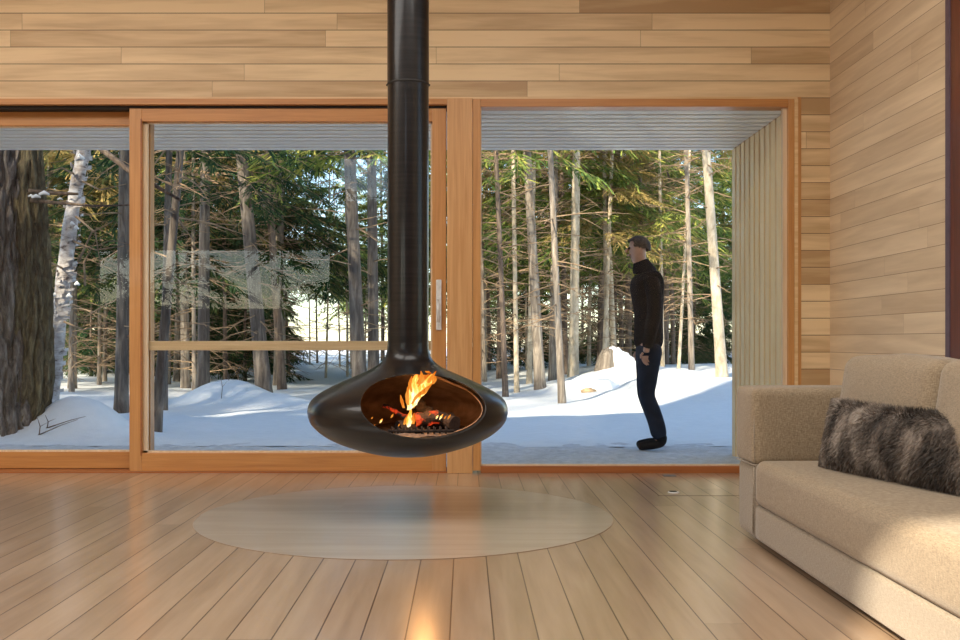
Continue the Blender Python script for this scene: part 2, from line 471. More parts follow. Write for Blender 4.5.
# post between doors and window
struct(boxes('trim_7', [(PX(447), PX(472.5), WY - .02, WY + .26, 0, PZ(98.8))], M['post'], bevel=.004))
# fixed right window
r = empty('window_2', (PX(635), WY, 0)); tag(r, kind='structure')
YG = WY + .07
for p in (boxes('frame_stile', [(PX(472.7), PX(480.6), WY - .012, WY + .11, PZ(470.5), PZ(98.8))], M['fir_z'], bevel=.003),
          boxes('frame_stile', [(PX(788), PX(794), WY - .012, WY + .11, 0, PZ(98.8))], M['fir_z'], bevel=.003),
          boxes('frame_rail', [(PX(480.6), PX(788), WY - .010, WY + .11, PZ(107), PZ(98.8))], M['fir_x'], bevel=.003),
          boxes('frame_rail', [(PX(480.6), PX(788), WY - .010, WY + .11, 0, PZ(466))], M['sill'], bevel=.003),
          boxes('glazing_bead', [(PX(784), PX(788), YG - .05, YG - .008, PZ(466), PZ(107)), (PX(480.6), PX(481.6), YG - .05, YG - .008, PZ(466), PZ(107)),
                                 (PX(480.6), PX(788), YG - .05, YG - .008, PZ(466), PZ(465))], M['bead']),
          boxes('pane', [(PX(480.6), PX(788), YG, YG + .006, PZ(466), PZ(107))], M['glass'])):
    adopt(p, r)
# window in the right wall behind the sofa, with dark wooden jambs
r = empty('window_3', (XR, 4.0, .95)); tag(r, kind='structure')
adopt(boxes('jamb', [(XR - .045, XR + .2, W1, 4.92, 0, 3.6)], M['dark_wood'], bevel=.003), r)
adopt(boxes('jamb_edge', [(XR - .05, XR + .01, 4.92, 4.965, 0, 3.6)], M['dark_edge'], bevel=.003), r)
adopt(boxes('jamb', [(XR - .045, XR + .2, W0 - .06, W0, .9, 3.6)], M['dark_wood'], bevel=.003), r)
adopt(boxes('sill', [(XR - .045, XR + .2, W0, W1, .9, .95)], M['dark_wood'], bevel=.003), r)
adopt(boxes('pane', [(XR + .10, XR + .106, W0, W1, .95, 3.6)], M['glass']), r)

# floor hatch near the window with its finger pull, floor vent
r = empty('floor_hatch', (1.6, 6.2, 0)); tag(r, 'flush square floor hatch by the right window with a small steel finger pull', 'hatch')
yh = CH / .1548
M['seam'] = plain('dark seam', (.07, .04, .02), .8)
o = boxes('hatch_seam', [(PX(658, yh), 2.1, yh - .002, yh + .002, -.001, .0012), (PX(632, 6.6) , PX(632, 6.6) + .004, yh, 6.6, -.001, .0012), (2.1, 2.104, yh, 6.6, -.001, .0012)], M['seam']); adopt(o, r)
yq = CH / .1515
bm = bmesh.new(); bmesh.ops.create_cone(bm, cap_ends=True, segments=24, radius1=.034, radius2=.03, depth=.005)
bmesh.ops.translate(bm, verts=bm.verts, vec=(PX(673.5, yq), yq, .003)); q = bm_obj('finger_pull', bm, M['steel'], smooth=False); adopt(q, r)
bm = bmesh.new(); bmesh.ops.create_cone(bm, cap_ends=True, segments=24, radius1=.022, radius2=.022, depth=.002)
bmesh.ops.translate(bm, verts=bm.verts, vec=(PX(673, yq), yq, .0065)); q2 = bm_obj('recess', bm, M['black_gap']); q2.parent = q
r = boxes('floor_vent', [(PX(661.5, 6.58), PX(674, 6.58), 6.50, 6.56, 0, .004)], plain('grey vent slot', (.16, .17, .18), .5, .6), bevel=.001)
tag(r, 'small grey vent slot in the floor right under the big window', 'vent')

# ------------------------------------------------------------------ SETTING: outside of the house
SZ = 2.446
npt = 11; y_in, y_out = 6.795, 8.22; pitch = (y_out - y_in) / npt
sl = [(-9.0, 2.19 + .03 * 0, y_in + i * pitch + .016, y_in + (i + 1) * pitch - .016, SZ, SZ + .022) for i in range(npt)]
struct(boxes('soffit', sl, M['slat_x'], bevel=.003))
struct(boxes('soffit_board', [(-9.0, 2.5, 6.93, 8.24, SZ + .065, SZ + .08)], M['soffit_gap_tone']))
sl = [(2.19, 2.22, y_in + i * pitch + .017, y_in + (i + 1) * pitch - .017, -.1, SZ) for i in range(npt)]
struct(boxes('wing_wall', sl, M['slat_z'], bevel=.003))
struct(boxes('wing_wall_board', [(2.224, 2.5, 6.93, 8.24, -.1, SZ + .06)], M['slat_back']))
struct(boxes('roof_edge', [(-9.0, 2.52, 6.93, 8.26, SZ + .08, SZ + .34)], M['roof']))
struct(boxes('house_side', [(-9.0, XL - .21, YB, 6.93, -.2, 3.4)], M['roof']))
struct(boxes('shadow_volume', [(-1.3, 9.0, 3.0, 6.93, ZC + .13, 6.6)], M['roof']))  # unseen block added above the roof to cast shadow on the snow

def ground(x, y):
    z = -.06
    # bank rising to the right
    t = max(0, min(1, (y - 9.6) / 9)); t = t * t * (3 - 2 * t)
    u = max(0, min(1, (x - .3) / 4.2)); u = u * u * (3 - 2 * u)
    z += .36 * t * u * (1 if y < 24 else max(0, 1 - (y - 24) / 12))
    def m(cx, cy, sx, sy, h, p=2):
        d = (abs((x - cx) / sx)) ** p + (abs((y - cy) / sy)) ** p
        return h * math.exp(-d)
    z += m(-3.72, 9.75, .42, .38, .34, 2.6) + m(-4.15, 9.75, .5, .4, .10)
    z += m(-3.62, 15.2, .62, .5, .34, 2.4) + m(-2.75, 14.6, .4, .4, .16)
    z += m(2.9, 19, 1.1, .9, .20) + m(-2.9, 10.8, .3, .3, .08) + m(1.8, 17.6, .5, .4, .12)
    z += m(-4.6, 10.1, .5, .5, .12)
    nz = noise.noise(Vector((x * .5, y * .35, 3.1))) * .06 + noise.noise(Vector((x * 1.6, y * 1.3, 7.7))) * .025
    z += nz * min(1, max(.15, (y - 8.6) / 3))
    # drift along the deck edge
    z += .03 * math.exp(-((y - 9.25) / .25) ** 2) * (1 + noise.noise(Vector((x * 3, 0, 0))))
    return z
def grid_mesh(name, xs, ys, fz, mat, smooth=True):
    V = [(x, y, fz(x, y)) for y in ys for x in xs]; n = len(xs)
    F = [(j*n+i, j*n+i+1, (j+1)*n+i+1, (j+1)*n+i) for j in range(len(ys)-1) for i in range(n-1)]
    return mesh_obj(name, V, F, mat, None, smooth)
struct(boxes('snow_field', [(-120, 120, -70, 160, -.6, -.28)], M['snow']))
xs = [-60, -45, -35, -25, -18, -14] + list(np.arange(-11, 11.01, .13)) + [14, 18, 25, 35, 45, 60]
ys = list(np.arange(8.9, 22, .12)) + list(np.arange(22, 40, .6)) + [42, 46, 50, 56, 64, 75, 90, 110]
struct(grid_mesh('snow_ground', xs, ys, ground, M['snow']))
def deck_z(x, y):
    k = .03 * noise.noise(Vector((x * 2.2, y * 3, 1))) + .02 * noise.noise(Vector((x * 7, y * 9, 5)))
    e = .012 * noise.noise(Vector((x * 22, y * 22, 2)))
    return -.055 + (k + e) * .7
struct(grid_mesh('deck', list(np.arange(-8, 4.5, .05)), list(np.arange(6.94, 9.1, .04)), deck_z, M['deck_snow']))
# ------------------------------------------------------------------ FIREPLACE
SX, SY = -.287, 5.05
fire = empty('suspended_fireplace', (SX, SY, .30))
tag(fire, 'black hanging steel fireplace with round bowl and lit fire, on a long flue pipe', 'fireplace')
kx = .00505
def fr(px, py): return ((408.5 - px) * kx, CH - (py - 341) * kx)
prof = [fr(408.5, 456.5), fr(400, 456.3), fr(382, 454.5), fr(362, 450), fr(340, 442.5), fr(324, 434), fr(313, 424), fr(309.2, 415), fr(309, 408), fr(312, 400.5),
        fr(319, 394), fr(330, 387.5), fr(345, 380.5), fr(360, 374), fr(372, 368.5), fr(380, 363.5), fr(385, 358), fr(387.3, 351), fr(387.9, 343)]
prof[0] = (0.0001, prof[0][1])
outer = smooth_prof(prof, 5)
def offset(pr, d):
    out = []
    for i, (r_, z_) in enumerate(pr):
        a = pr[max(i-1, 0)]; b = pr[min(i+1, len(pr)-1)]
        t = Vector((b[0]-a[0], b[1]-a[1])).normalized()
        out.append((max(.0001, r_ - t.y * d), z_ + t.x * d))
    return out
def shell(name, po, pi, mat):
    pr = po + pi[::-1] + [po[0]]
    V, F = lathe(pr, 96)
    o = mesh_obj(name, V, F, mat, None, True)
    bm = bmesh.new(); bm.from_mesh(o.data); bmesh.ops.remove_doubles(bm, verts=bm.verts, dist=.0004)
    bmesh.ops.dissolve_degenerate(bm, edges=bm.edges, dist=.0002)
    bmesh.ops.recalc_face_normals(bm, faces=bm.faces); bm.to_mesh(o.data); bm.free()
    return o
inner = offset(outer, .042)
inner2 = offset(outer, .046); inner3 = offset(outer, .056)
body = shell('bowl', outer, inner, M['stove'])
liner = shell('firebox', inner2, inner3, M['liner'])
def cutter(a, b, zc, ang):
    V, F = [], []; n = 72
    for k in range(n):
        t = 2 * PI * k / n
        for yy in (-1.2, -.08):
            V.append((a * math.cos(t), yy, b * math.sin(t) + zc))
    for k in range(n):
        k2 = (k + 1) % n; F.append((2*k, 2*k2, 2*k2+1, 2*k+1))
    F.append(tuple(2*k for k in range(n))); F.append(tuple(2*k+1 for k in range(n-1, -1, -1)))
    o = mesh_obj('cut', V, F)
    bm = bmesh.new(); bm.from_mesh(o.data); bmesh.ops.rotate(bm, verts=bm.verts, cent=(0,0,0), matrix=Matrix.Rotation(ang, 3, 'Z'))
    bmesh.ops.recalc_face_normals(bm, faces=bm.faces); bm.to_mesh(o.data); bm.free()
    return o
ANG = R(14.5)
cut = cutter(.300, .146, .575, ANG)
for o in (body, liner):
    md = o.modifiers.new('b', 'BOOLEAN'); md.object = cut; md.operation = 'DIFFERENCE'; md.solver = 'EXACT'
bpy.context.view_layer.update()
dg = bpy.context.evaluated_depsgraph_get()
for o in (body, liner):
    me = bpy.data.meshes.new_from_object(o.evaluated_get(dg)); o.modifiers.clear(); o.data = me
    me.polygons.foreach_set('use_smooth', [True] * len(me.polygons))
    md = o.modifiers.new('e', 'EDGE_SPLIT'); md.split_angle = R(38)
    o.parent = fire; o.location = (0, 0, -.30)
bpy.data.objects.remove(cut)
# rim lip following the mouth of the bowl
rim = []
def r_outer(z):
    best = min((i for i in range(len(outer)//4, len(outer)-1)), key=lambda i: abs(outer[i][1] - z))
    return outer[best][0]
for k in range(97):
    t = 2 * PI * k / 96
    u = .300 * math.cos(t); z = .575 + .146 * math.sin(t)
    rr = r_outer(z); v = -math.sqrt(max(.0004, rr * rr - u * u)) + .012
    c, s = math.cos(ANG), math.sin(ANG)
    rim.append((u * c - v * s, u * s + v * c, z - .30))
mb = MB(); mb.tube(rim, [.004] * 97, 8, False); mb.build('mouth_rim', M['stove'], fire)
# flue: lower and upper lengths with a joint ring and its two screws
r0 = 20.6 * kx
V, F = lathe([(r0, CH - 3*kx), (r0, CH + (341 - 86) * kx)], 64); p = mesh_obj('flue_pipe', V, F, M['stove'], fire, True); p.location = (0, 0, -.30)
V, F = lathe([(r0 + .0015, CH + (341 - 85.5) * kx), (r0 + .0015, 3.655)], 64); p = mesh_obj('flue_pipe', V, F, M['stove'], fire, True); p.location = (0, 0, -.30)
zj = CH + (341 - 85) * kx - .30
V, F = lathe([(r0, zj - .006), (r0 + .003, zj - .004), (r0 + .003, zj + .003), (r0 + .001, zj + .006)], 64); mesh_obj('joint_ring', V, F, M['black_gap'], fire, True)
for s in (-1, 1):
    mb = MB(); mb.tube([(s * (r0 - .005), 0, zj), (s * (r0 + .007), 0, zj)], [.006, .005], 8); mb.build('screw', M['black_gap'], fire)
# ash bed, grate, logs
V, F = [], []
nr, na = 10, 40
for i in range(nr + 1):
    for k in range(na):
        rr = .40 * i / nr; t = 2 * PI * k / na
        V.append((rr * math.cos(t), rr * math.sin(t), .432 - .30 + .02 * noise.noise(Vector((rr * math.cos(t) * 14, rr * math.sin(t) * 14, 0)))+ .0))
for i in range(nr):
    for k in range(na):
        k2 = (k + 1) % na; F.append((i*na+k, i*na+k2, (i+1)*na+k2, (i+1)*na+k))
mesh_obj('ash_bed', V, F, M['ash'], fire, True)
def IN(px, py, Y=4.9): return Vector(((px - 465) * Y / 1000 - SX, Y - SY, CH - (py - 341) * Y / 1000 - .30))
mb = MB()
for px in range(392, 452, 6):
    a = IN(px, 431, 4.74); mb.tube([a + Vector((0, 0, .0)), a + Vector((0, .26, 0))], [.006, .006], 6)
    mb.tube([a + Vector((0, 0, -.012)), a + Vector((0, -.004, .022))], [.005, .004], 6)
mb.tube([IN(388, 431, 4.74), IN(454, 431, 4.74)], [.007, .007], 8)
mb.build('grate', M['char'], fire)
def log(p0, p1, r_, mat):
    pts = [p0.lerp(p1, t / 8) for t in range(9)]
    V, F = tube_data(pts, [r_ * (1 + .12 * math.sin(i * 1.7)) for i in range(9)], 14)
    V = [tuple(Vector(v) + Vector((1, 1, 1)) * .008 * noise.noise(Vector(v) * 28)) for v in V]
    return mesh_obj('log', V, F, mat, fire, False)
def ember_mat():
    n = NT('glowing charcoal log'); a = n.noise(n.obj(), 16, 4, .6)
    n.l(n.ramp(a, [(.5, (.03, .018, .013)), (.6, (.10, .02, .01))]), n.b.inputs['Base Color'])
    n.l(n.ramp(a, [(.50, (0, 0, 0)), (.60, (.8, .05, .01)), (.76, (1, .22, .02))]), n.b.inputs['Emission Color'])
    n.b.inputs['Emission Strength'].default_value = .7; n.set(Roughness=.9); return n.m
M['ember'] = ember_mat()
log(IN(398, 430, 4.86), IN(452, 421, 5.0), .042, M['char'])
log(IN(415, 420, 4.88), IN(438, 417, 4.9), .034, M['ember'])
log(IN(384, 405, 4.95), IN(406, 417, 4.88), .010, M['ember'])
log(IN(420, 412, 5.05), IN(455, 424, 4.86), .034, M['char'])
log(IN(416, 403, 5.0), IN(436, 420, 4.95), .028, M['char'])
# flames
def flame_mat(name, stops, st):
    n = NT(name); tc = n.n('ShaderNodeTexCoord'); sp = n.n('ShaderNodeSeparateXYZ'); n.l(tc.outputs['Generated'], sp.inputs[0])
    a = n.noise(n.scale(tc.outputs['Object'], (46, 46, 14)), 1.0, 4, .6, 1.2)
    f = n.math('ADD', n.math('MULTIPLY', sp.outputs[2], .25), n.math('MULTIPLY', a, .95))
    c = n.ramp(f, stops); e = n.n('ShaderNodeEmission'); n.l(c, e.inputs[0]); e.inputs[1].default_value = st
    n.l(e.outputs[0], n.out.inputs[0]); return n.m
M['fl_in'] = flame_mat('white yellow flame', [(.38, (1, .86, .5)), (.54, (1, .62, .2)), (.66, (1, .32, .04))], 1.8)
M['fl_out'] = flame_mat('orange flame', [(.3, (1, .45, .08)), (.6, (1, .30, .03)), (.85, (.75, .13, .01))], .8)
def flame(pts, wid, mat, seed=0, n=12):
    """flame tongue: flattened, twisting body with a ragged tip"""
    P = smooth_prof([tuple(p) for p in pts], 6); W = smooth_prof([(w_, 0) for w_ in wid], 6)
    V, F = [], []
    for i, p in enumerate(P):
        tw = .5 * math.sin(i * .35 + seed)
        for k in range(n):
            t = 2 * PI * k / n
            j = 1 + .35 * noise.noise(Vector((math.cos(t) * 1.5, i * .28, seed + math.sin(t) * 1.5)))
            a = W[i][0] * j * math.cos(t); b = W[i][0] * .45 * j * math.sin(t)
            V.append((p[0] + a * math.cos(tw) - b * math.sin(tw), p[1] + a * math.sin(tw) + b * math.cos(tw), p[2] + .004 * noise.noise(Vector((k, i, seed)))))
    m = len(P)
    for i in range(m - 1):
        for k in range(n): F.append((i*n+k, i*n+(k+1) % n, (i+1)*n+(k+1) % n, (i+1)*n+k))
    F.append(tuple(range(n-1, -1, -1))); F.append(tuple((m-1)*n + k for k in range(n)))
    mesh_obj('flame', V, F, mat, fire, True)
Yf = 4.84
flame([IN(409, 410, Yf), IN(412, 404, Yf), IN(417, 396, Yf), IN(422, 388, Yf), IN(428, 381, Yf), IN(432, 374, Yf)], [.010, .022, .028, .030, .022, .004], M['fl_in'], 1)
flame([IN(410, 408, Yf), IN(412, 398, Yf), IN(413, 388, Yf), IN(415, 380, Yf), IN(417, 374, Yf)], [.01, .022, .024, .016, .004], M['fl_in'], 2)
flame([IN(411, 408, Yf+.03), IN(413, 396, Yf+.03), IN(419, 385, Yf+.03), IN(424, 376, Yf+.03), IN(427, 371, Yf+.03)], [.016, .04, .05, .045, .01], M['fl_out'], 3)
flame([IN(408, 427, Yf), IN(409, 421, Yf), IN(410, 415, Yf), IN(411, 409, Yf)], [.012, .016, .010, .003], M['fl_in'], 4)
flame([IN(413, 424, Yf), IN(413.5, 418, Yf), IN(414, 413, Yf)], [.008, .010, .003], M['fl_out'], 5)
flame([IN(404, 408, Yf), IN(402, 402, Yf), IN(400.5, 395, Yf)], [.006, .008, .002], M['fl_out'], 6)
flame([IN(404, 427, Yf), IN(406, 420, Yf), IN(408, 414, Yf)], [.007, .008, .002], M['fl_out'], 7)
flame([IN(432, 384, Yf+.04), IN(434, 379, Yf+.04), IN(435, 373, Yf+.04)], [.012, .014, .003], M['fl_out'], 8)
for i, (a, b, c, w_) in enumerate((((412, 404), (420, 394), (428, 386), .016), ((417, 398), (425, 391), (434, 381), .012), ((408, 405), (407, 396), (409, 386), .010),
                                 ((419, 386), (422, 379), (421, 371), .014), ((428, 383), (431, 378), (436, 371), .012), ((412, 392), (410, 384), (412, 376), .010))):
    flame([IN(*a, Yf - .01), IN(*b, Yf - .01), IN(*c, Yf - .01)], [w_ * .5, w_, .002], M['fl_out'], 20 + i)
for i, (px, py, s_) in enumerate(((381, 421, 7), (392, 416, 7), (441, 417, 9), (449, 417, 8), (374, 426, 5), (372, 418, 3), (399, 425, 4), (430, 414, 4), (437, 417, 6), (445, 417.5, 5))):
    V, F = tube_data([IN(px - s_ * .18, py + s_ * .3, 4.8), IN(px, py, 4.8), IN(px + s_ * .22, py - s_ * .32, 4.8)], [.001, .0055 if s_ > 5 else .0035, .001], 6)
    mesh_obj('spark', V, F, M['fl_in'] if i in (0, 2, 8) else M['fl_out'], fire, True)
ld = bpy.data.lights.new('fire_glow', 'POINT'); ld.energy = 2.0; ld.color = (1, .45, .14); ld.shadow_soft_size = .05
lo = bpy.data.objects.new('fire_glow', ld); COL.objects.link(lo); lo.parent = fire; lo.location = tuple(IN(424, 398, 4.80))

# ------------------------------------------------------------------ SOFA
sofa = empty('sofa', (1.8, 2.9, 0))
tag(sofa, 'low oatmeal fabric sofa against the right wall with one long seat cushion', 'sofa')
S = []
S.append(bm_obj('base', soft_box(1.815, 2.80, .098, 1.13, 3.04, .15, .02, (0, 0, 0), 18), M['sofa_base'], smooth=True))
S.append(bm_obj('arm_base', soft_box(1.815, 4.448, .185, 1.13, .264, .325, .03, (0, .004, 0), 14), M['sofa_base'], smooth=True))
S.append(bm_obj('armrest', soft_box(1.813, 4.442, .510, 1.145, .280, .335, .030, (.006, .012, .006), 18, .003), M['sofa'], smooth=True))
S.append(bm_obj('seat_cushion', soft_box(1.582, 2.875, .268, .675, 2.89, .20, .045, (.010, 0, .020), 30, .003), M['sofa'], smooth=True))
S.append(bm_obj('sofa_back', soft_box(2.15, 2.78, .365, .44, 3.04, .62, .04, (0, 0, 0), 14), M['sofa_base'], smooth=True))
for i, yc in enumerate((3.878, 3.015, 2.155)):
    bm = soft_box(0, 0, 0, .27, .855, .455, .055, (.03, .0, .022), 18, .008, seed=i * 3)
    bmesh.ops.rotate(bm, verts=bm.verts, cent=(0, 0, -.25), matrix=Matrix.Rotation(R(7), 3, 'Y'))
    bmesh.ops.translate(bm, verts=bm.verts, vec=(1.70, yc, .580))
    S.append(bm_obj('back_cushion', bm, M['sofa'], smooth=True))
S.append(bm_obj('armrest', soft_box(1.813, 1.36, .45, 1.145, .26, .46, .03, (.006, .012, .006), 10), M['sofa'], smooth=True))
# seams (piping) along the far arm and the seat
mb = MB()
yA = 4.303; xA = 1.243
mb.tube([(xA, 4.575, .345), (xA, 4.32, .345), (xA + .02, yA, .345), (1.6, yA - .004, .345), (1.9, yA - .004, .345)], [.0035]*5, 6)
mb.tube([(xA + .008, 4.312, .36), (xA + .004, 4.314, .5), (xA + .010, 4.316, .655), (xA + .03, 4.32, .670)], [.003]*4, 6)
mb.tube([(xA + .005, 4.32, .34), (xA + .003, 4.325, .2), (xA + .004, 4.33, .05)], [.0025]*3, 6)
S.append(mb.build('piping', M['sofa_base']))
for p in S: adopt(p, sofa)
for (x_, y_) in ((1.4, 4.4), (2.2, 4.4), (1.4, 1.5), (2.2, 1.5)):
    f_ = boxes('foot', [(x_, x_ + .06, y_, y_ + .06, 0, .04)], M['black_gap']); adopt(f_, sofa)

# fur lumbar pillow
pr = empty('fur_pillow', (1.52, 3.62, .37), 0)
tag(pr, 'long grey brown rabbit fur pillow leaning on the sofa back cushion', 'pillow')
PL, PH, PT = 1.04, .275, .17
def pil_pt(u, v, side):
    """u,v in -1..1"""
    k = max(0, (1 - abs(u) ** 3.2)) * max(0, (1 - abs(v) ** 2.6))
    ex = 1 - .05 * (1 - abs(v) ** 2) * abs(u) ** 6; ez = 1 - .10 * (1 - abs(u) ** 2) * abs(v) ** 5
    return Vector((-side * (PT / 2) * k ** .55, -u * PL / 2 * ex, v * PH / 2 * ez + PH / 2))
V, F = [], []; nu, nv = 40, 18
for side in (1, -1):
    b = len(V)
    for j in range(nv + 1):
        for i in range(nu + 1):
            p = pil_pt(2*i/nu-1, 2*j/nv-1, side); p.x += .012 * noise.noise(p * 9); V.append(tuple(p))
    for j in range(nv):
        for i in range(nu):
            a = b + j*(nu+1)+i; q = (a, a+1, a+nu+2, a+nu+1); F.append(q if side == 1 else q[::-1])
def fur_mat():
    n = NT('grey brown rabbit fur'); p = n.obj()
    sp = n.n('ShaderNodeSeparateXYZ'); n.l(p, sp.inputs[0])
    a = n.noise(n.scale(p, (1, 1, .55)), 8, 4, .6, .3); b = n.noise(p, 60, 3)
    w_ = n.noise(p, 3.2, 2)
    t = n.math('ADD', n.math('MULTIPLY', a, .9), n.math('MULTIPLY', b, .25))
    c = n.ramp(t, [(.40, (.022, .017, .013)), (.53, (.085, .066, .052)), (.63, (.24, .20, .165)), (.76, (.44, .38, .32))])
    n.l(c, n.b.inputs['Base Color']); n.set(Roughness=.75); n.b.inputs['Sheen Weight'].default_value = .15; return n.m
M['fur'] = fur_mat()
core = mesh_obj('cushion', V, F, M['fur'], pr, True)
rng = random.Random(5)
V, F = [], []
for k in range(26000):
    u = rng.uniform(-1, 1); v = rng.uniform(-1, 1); side = 1 if rng.random() < .8 else -1
    if rng.random() < .18: 
        if rng.random() < .6: v = math.copysign(rng.uniform(.93, 1), v)
        else: u = math.copysign(rng.uniform(.95, 1), u)
    p = pil_pt(u, v, side); e = .02
    du = pil_pt(min(1, u + e), v, side) - pil_pt(max(-1, u - e), v, side); dv = pil_pt(u, min(1, v + e), side) - pil_pt(u, max(-1, v - e), side)
    nrm = dv.cross(du) * side
    if nrm.length < 1e-9: continue
    nrm.normalize()
    if nrm.x * -side < 0: nrm = -nrm
    fl = Vector((0, .9 * noise.noise(p * 7 + Vector((3, 0, 0))) + rng.uniform(-.3, .3), -.8 + .9 * noise.noise(p * 8) + rng.uniform(-.3, .3)))
    d = (nrm * .75 + fl * .75 + Vector((0, -.5 * u ** 5 * 1.4, .9 * v ** 5))).normalized()
    L = rng.uniform(.016, .030); sd_ = d.cross(Vector((rng.uniform(-1, 1), rng.uniform(-1, 1), rng.uniform(-1, 1)))).normalized() * .0011
    b = len(V); q = p + nrm * -.002
    mid = q + d * L * .55; tip = q + (d + Vector((0, 0, -.35))).normalized() * L
    V += [tuple(q - sd_), tuple(q + sd_), tuple(mid + sd_ * .8), tuple(mid - sd_ * .8), tuple(tip)]
    F += [(b, b+1, b+2, b+3), (b+3, b+2, b+4)]
fur = mesh_obj('fur', V, F, M['fur'], pr); tag(fur, kind='stuff')
pr.rotation_euler = (0, R(13), R(11))
pr.location = (1.535, 3.525, .372)
# ------------------------------------------------------------------ PERSON outside
PY_ = 8.62
def pp(px, py, dy=0): return Vector(((px - 465) * PY_ / 1000 - 1.60, dy, CH - (py - 341) * PY_ / 1000 + .055))
def skin(name, chains, mat, parent, sub=2, root=0):
    """chains: lists of (point, radius); a chain may begin with the index of an existing vertex"""
    verts, edges, rad = [], [], []
    for ch in chains:
        prev = None
        for it in ch:
            if isinstance(it, int): prev = it; continue
            p, r_ = it; verts.append(tuple(p)); rad.append(r_ if isinstance(r_, tuple) else (r_, r_))
            i = len(verts) - 1
            if prev is not None: edges.append((prev, i))
            prev = i
    me = bpy.data.meshes.new(name); me.from_pydata(verts, edges, [])
    o = bpy.data.objects.new(name, me); COL.objects.link(o)
    md = o.modifiers.new('s', 'SKIN'); md.use_smooth_shade = True
    for i, sv in enumerate(me.skin_vertices[0].data):
        sv.radius = rad[i]; sv.use_root = (i == root)
    sb = o.modifiers.new('d', 'SUBSURF'); sb.levels = sub; sb.render_levels = sub
    bpy.context.view_layer.update()
    e = o.evaluated_get(bpy.context.evaluated_depsgraph_get()); m2 = bpy.data.meshes.new_from_object(e)
    o.modifiers.clear(); o.data = m2; m2.materials.clear(); m2.materials.append(mat)
    m2.polygons.foreach_set('use_smooth', [True] * len(m2.polygons))
    if parent: o.parent = parent
    return o
M['skin'] = plain('skin', (.50, .28, .20), .5, 0, .05)
M['jacket'] = plain('black jacket cloth', (.006, .007, .010), .9, 0, .1, 5)
M['jeans'] = plain('dark blue jeans', (.022, .028, .045), .9, 0, .15, 8)
M['boot'] = plain('dark leather boot', (.012, .012, .014), .6, 0, .1, 6)
M['hair'] = plain('short brown hair', (.07, .045, .03), .8, 0, .3, 60, .5)
for k_ in ('jacket', 'jeans', 'boot'): M[k_].node_tree.nodes['Principled BSDF'].inputs['Specular IOR Level'].default_value = .1
man = empty('person', (1.60, PY_, -.055))
tag(man, 'person in black jacket, dark jeans and boots standing sideways on the snowy deck, head lowered', 'person')
D = .085
ch = [
    [(pp(648.5, 350), (.09, .09)), (pp(649, 334), (.085, .085)), (pp(649, 318), (.08, .08)), (pp(648, 300), (.09, .09)), (pp(646, 283), (.09, .09)), (pp(643.5, 272), (.065, .065)),
     (pp(641, 265), (.056, .056)), (pp(639, 259.5), (.070, .066)), (pp(637.5, 252), (.098, .080)), (pp(637, 244), (.092, .078)), (pp(637.5, 240), (.055, .055))],
]
# legs (vertex 0 is the pelvis)
for s in (-1, 1):
    ch.append([0, (pp(648 + s * .6, 357, s * D), .098), (pp(647 + s * .6, 375, s * D), .082), (pp(645.5 + s * .8, 395, s * D), .062), (pp(652 + s, 411, s * D), .060), (pp(657 + s, 428, s * D), .045), (pp(659.5 + s, 440, s * D), .040),
               (pp(653 + s, 443.5, s * D), .040), (pp(641 + s, 445, s * D), .032)])
n0 = 11
# arms from the chest (vertex 3)
for s in (-1, 1):
    ch.append([4, (pp(647, 279, s * .15), .045), (pp(649, 296, s * .215), .048), (pp(649, 314, s * .225), .043), (pp(645.5, 332, s * .21), .036), (pp(643, 345, s * .19), .026), (pp(642, 353, s * .185), .030)])
body_ = skin('body', ch, M['skin'], man)
# fingers: four and a thumb on each hand, curled, and face features, joined into the same mesh
def chain_mesh(pts, r0_, r1_, n=7):
    k = len(pts); return tube_data(pts, [r0_ + (r1_ - r0_) * i / (k - 1) for i in range(k)], n)
mbx = MB()
for s in (-1, 1):
    hnd = pp(642, 353, s * .185)
    for f in range(4):
        L = (.070, .078, .074, .058)[f]; oy = (f - 1.5) * .017; a0 = hnd + Vector((oy * .8 - .004, -s * .004 + oy * .45, -.022))
        mbx.tube([a0, a0 + Vector((-.004, 0, -L * .45)), a0 + Vector((.008, -s * .006, -L * .8)), a0 + Vector((.022, -s * .010, -L * 1.0))], [.0095, .009, .008, .006], 7)
    a0 = hnd + Vector((-.022, -s * .005, .004))
    mbx.tube([a0, a0 + Vector((-.018, -s * .006, -.022)), a0 + Vector((-.018, -s * .010, -.046))], [.011, .010, .0075], 7)
hd = pp(637.3, 249)
mbx.tube([hd + Vector((-.072, 0, .008)), hd + Vector((-.100, 0, -.020)), hd + Vector((-.082, 0, -.030))], [.010, .015, .010], 8)     # nose
mbx.tube([hd + Vector((-.062, -.024, -.052)), hd + Vector((-.082, 0, -.054)), hd + Vector((-.062, .024, -.052))], [.006, .009, .006], 8)  # mouth
for s in (-1, 1):
    mbx.tube([hd + Vector((.004, s * .070, .018)), hd + Vector((.014, s * .082, 0)), hd + Vector((.002, s * .072, -.024))], [.008, .012, .007], 7)
V0 = [tuple(v.co) for v in body_.data.vertices]; F0 = [tuple(p.vertices) for p in body_.data.polygons]
mbx2 = MB(); mbx2.V = V0; mbx2.F = F0; mbx2.add(mbx.V, mbx.F)
bpy.data.objects.remove(body_); mbx2.build('body', M['skin'], man)
for s in (-1, 1):
    bm = bmesh.new(); bmesh.ops.create_uvsphere(bm, u_segments=12, v_segments=8, radius=.011)
    bmesh.ops.translate(bm, verts=bm.verts, vec=hd + Vector((-.076, s * .030, .004))); bm_obj('eye', bm, M['black_gap'], man, True)
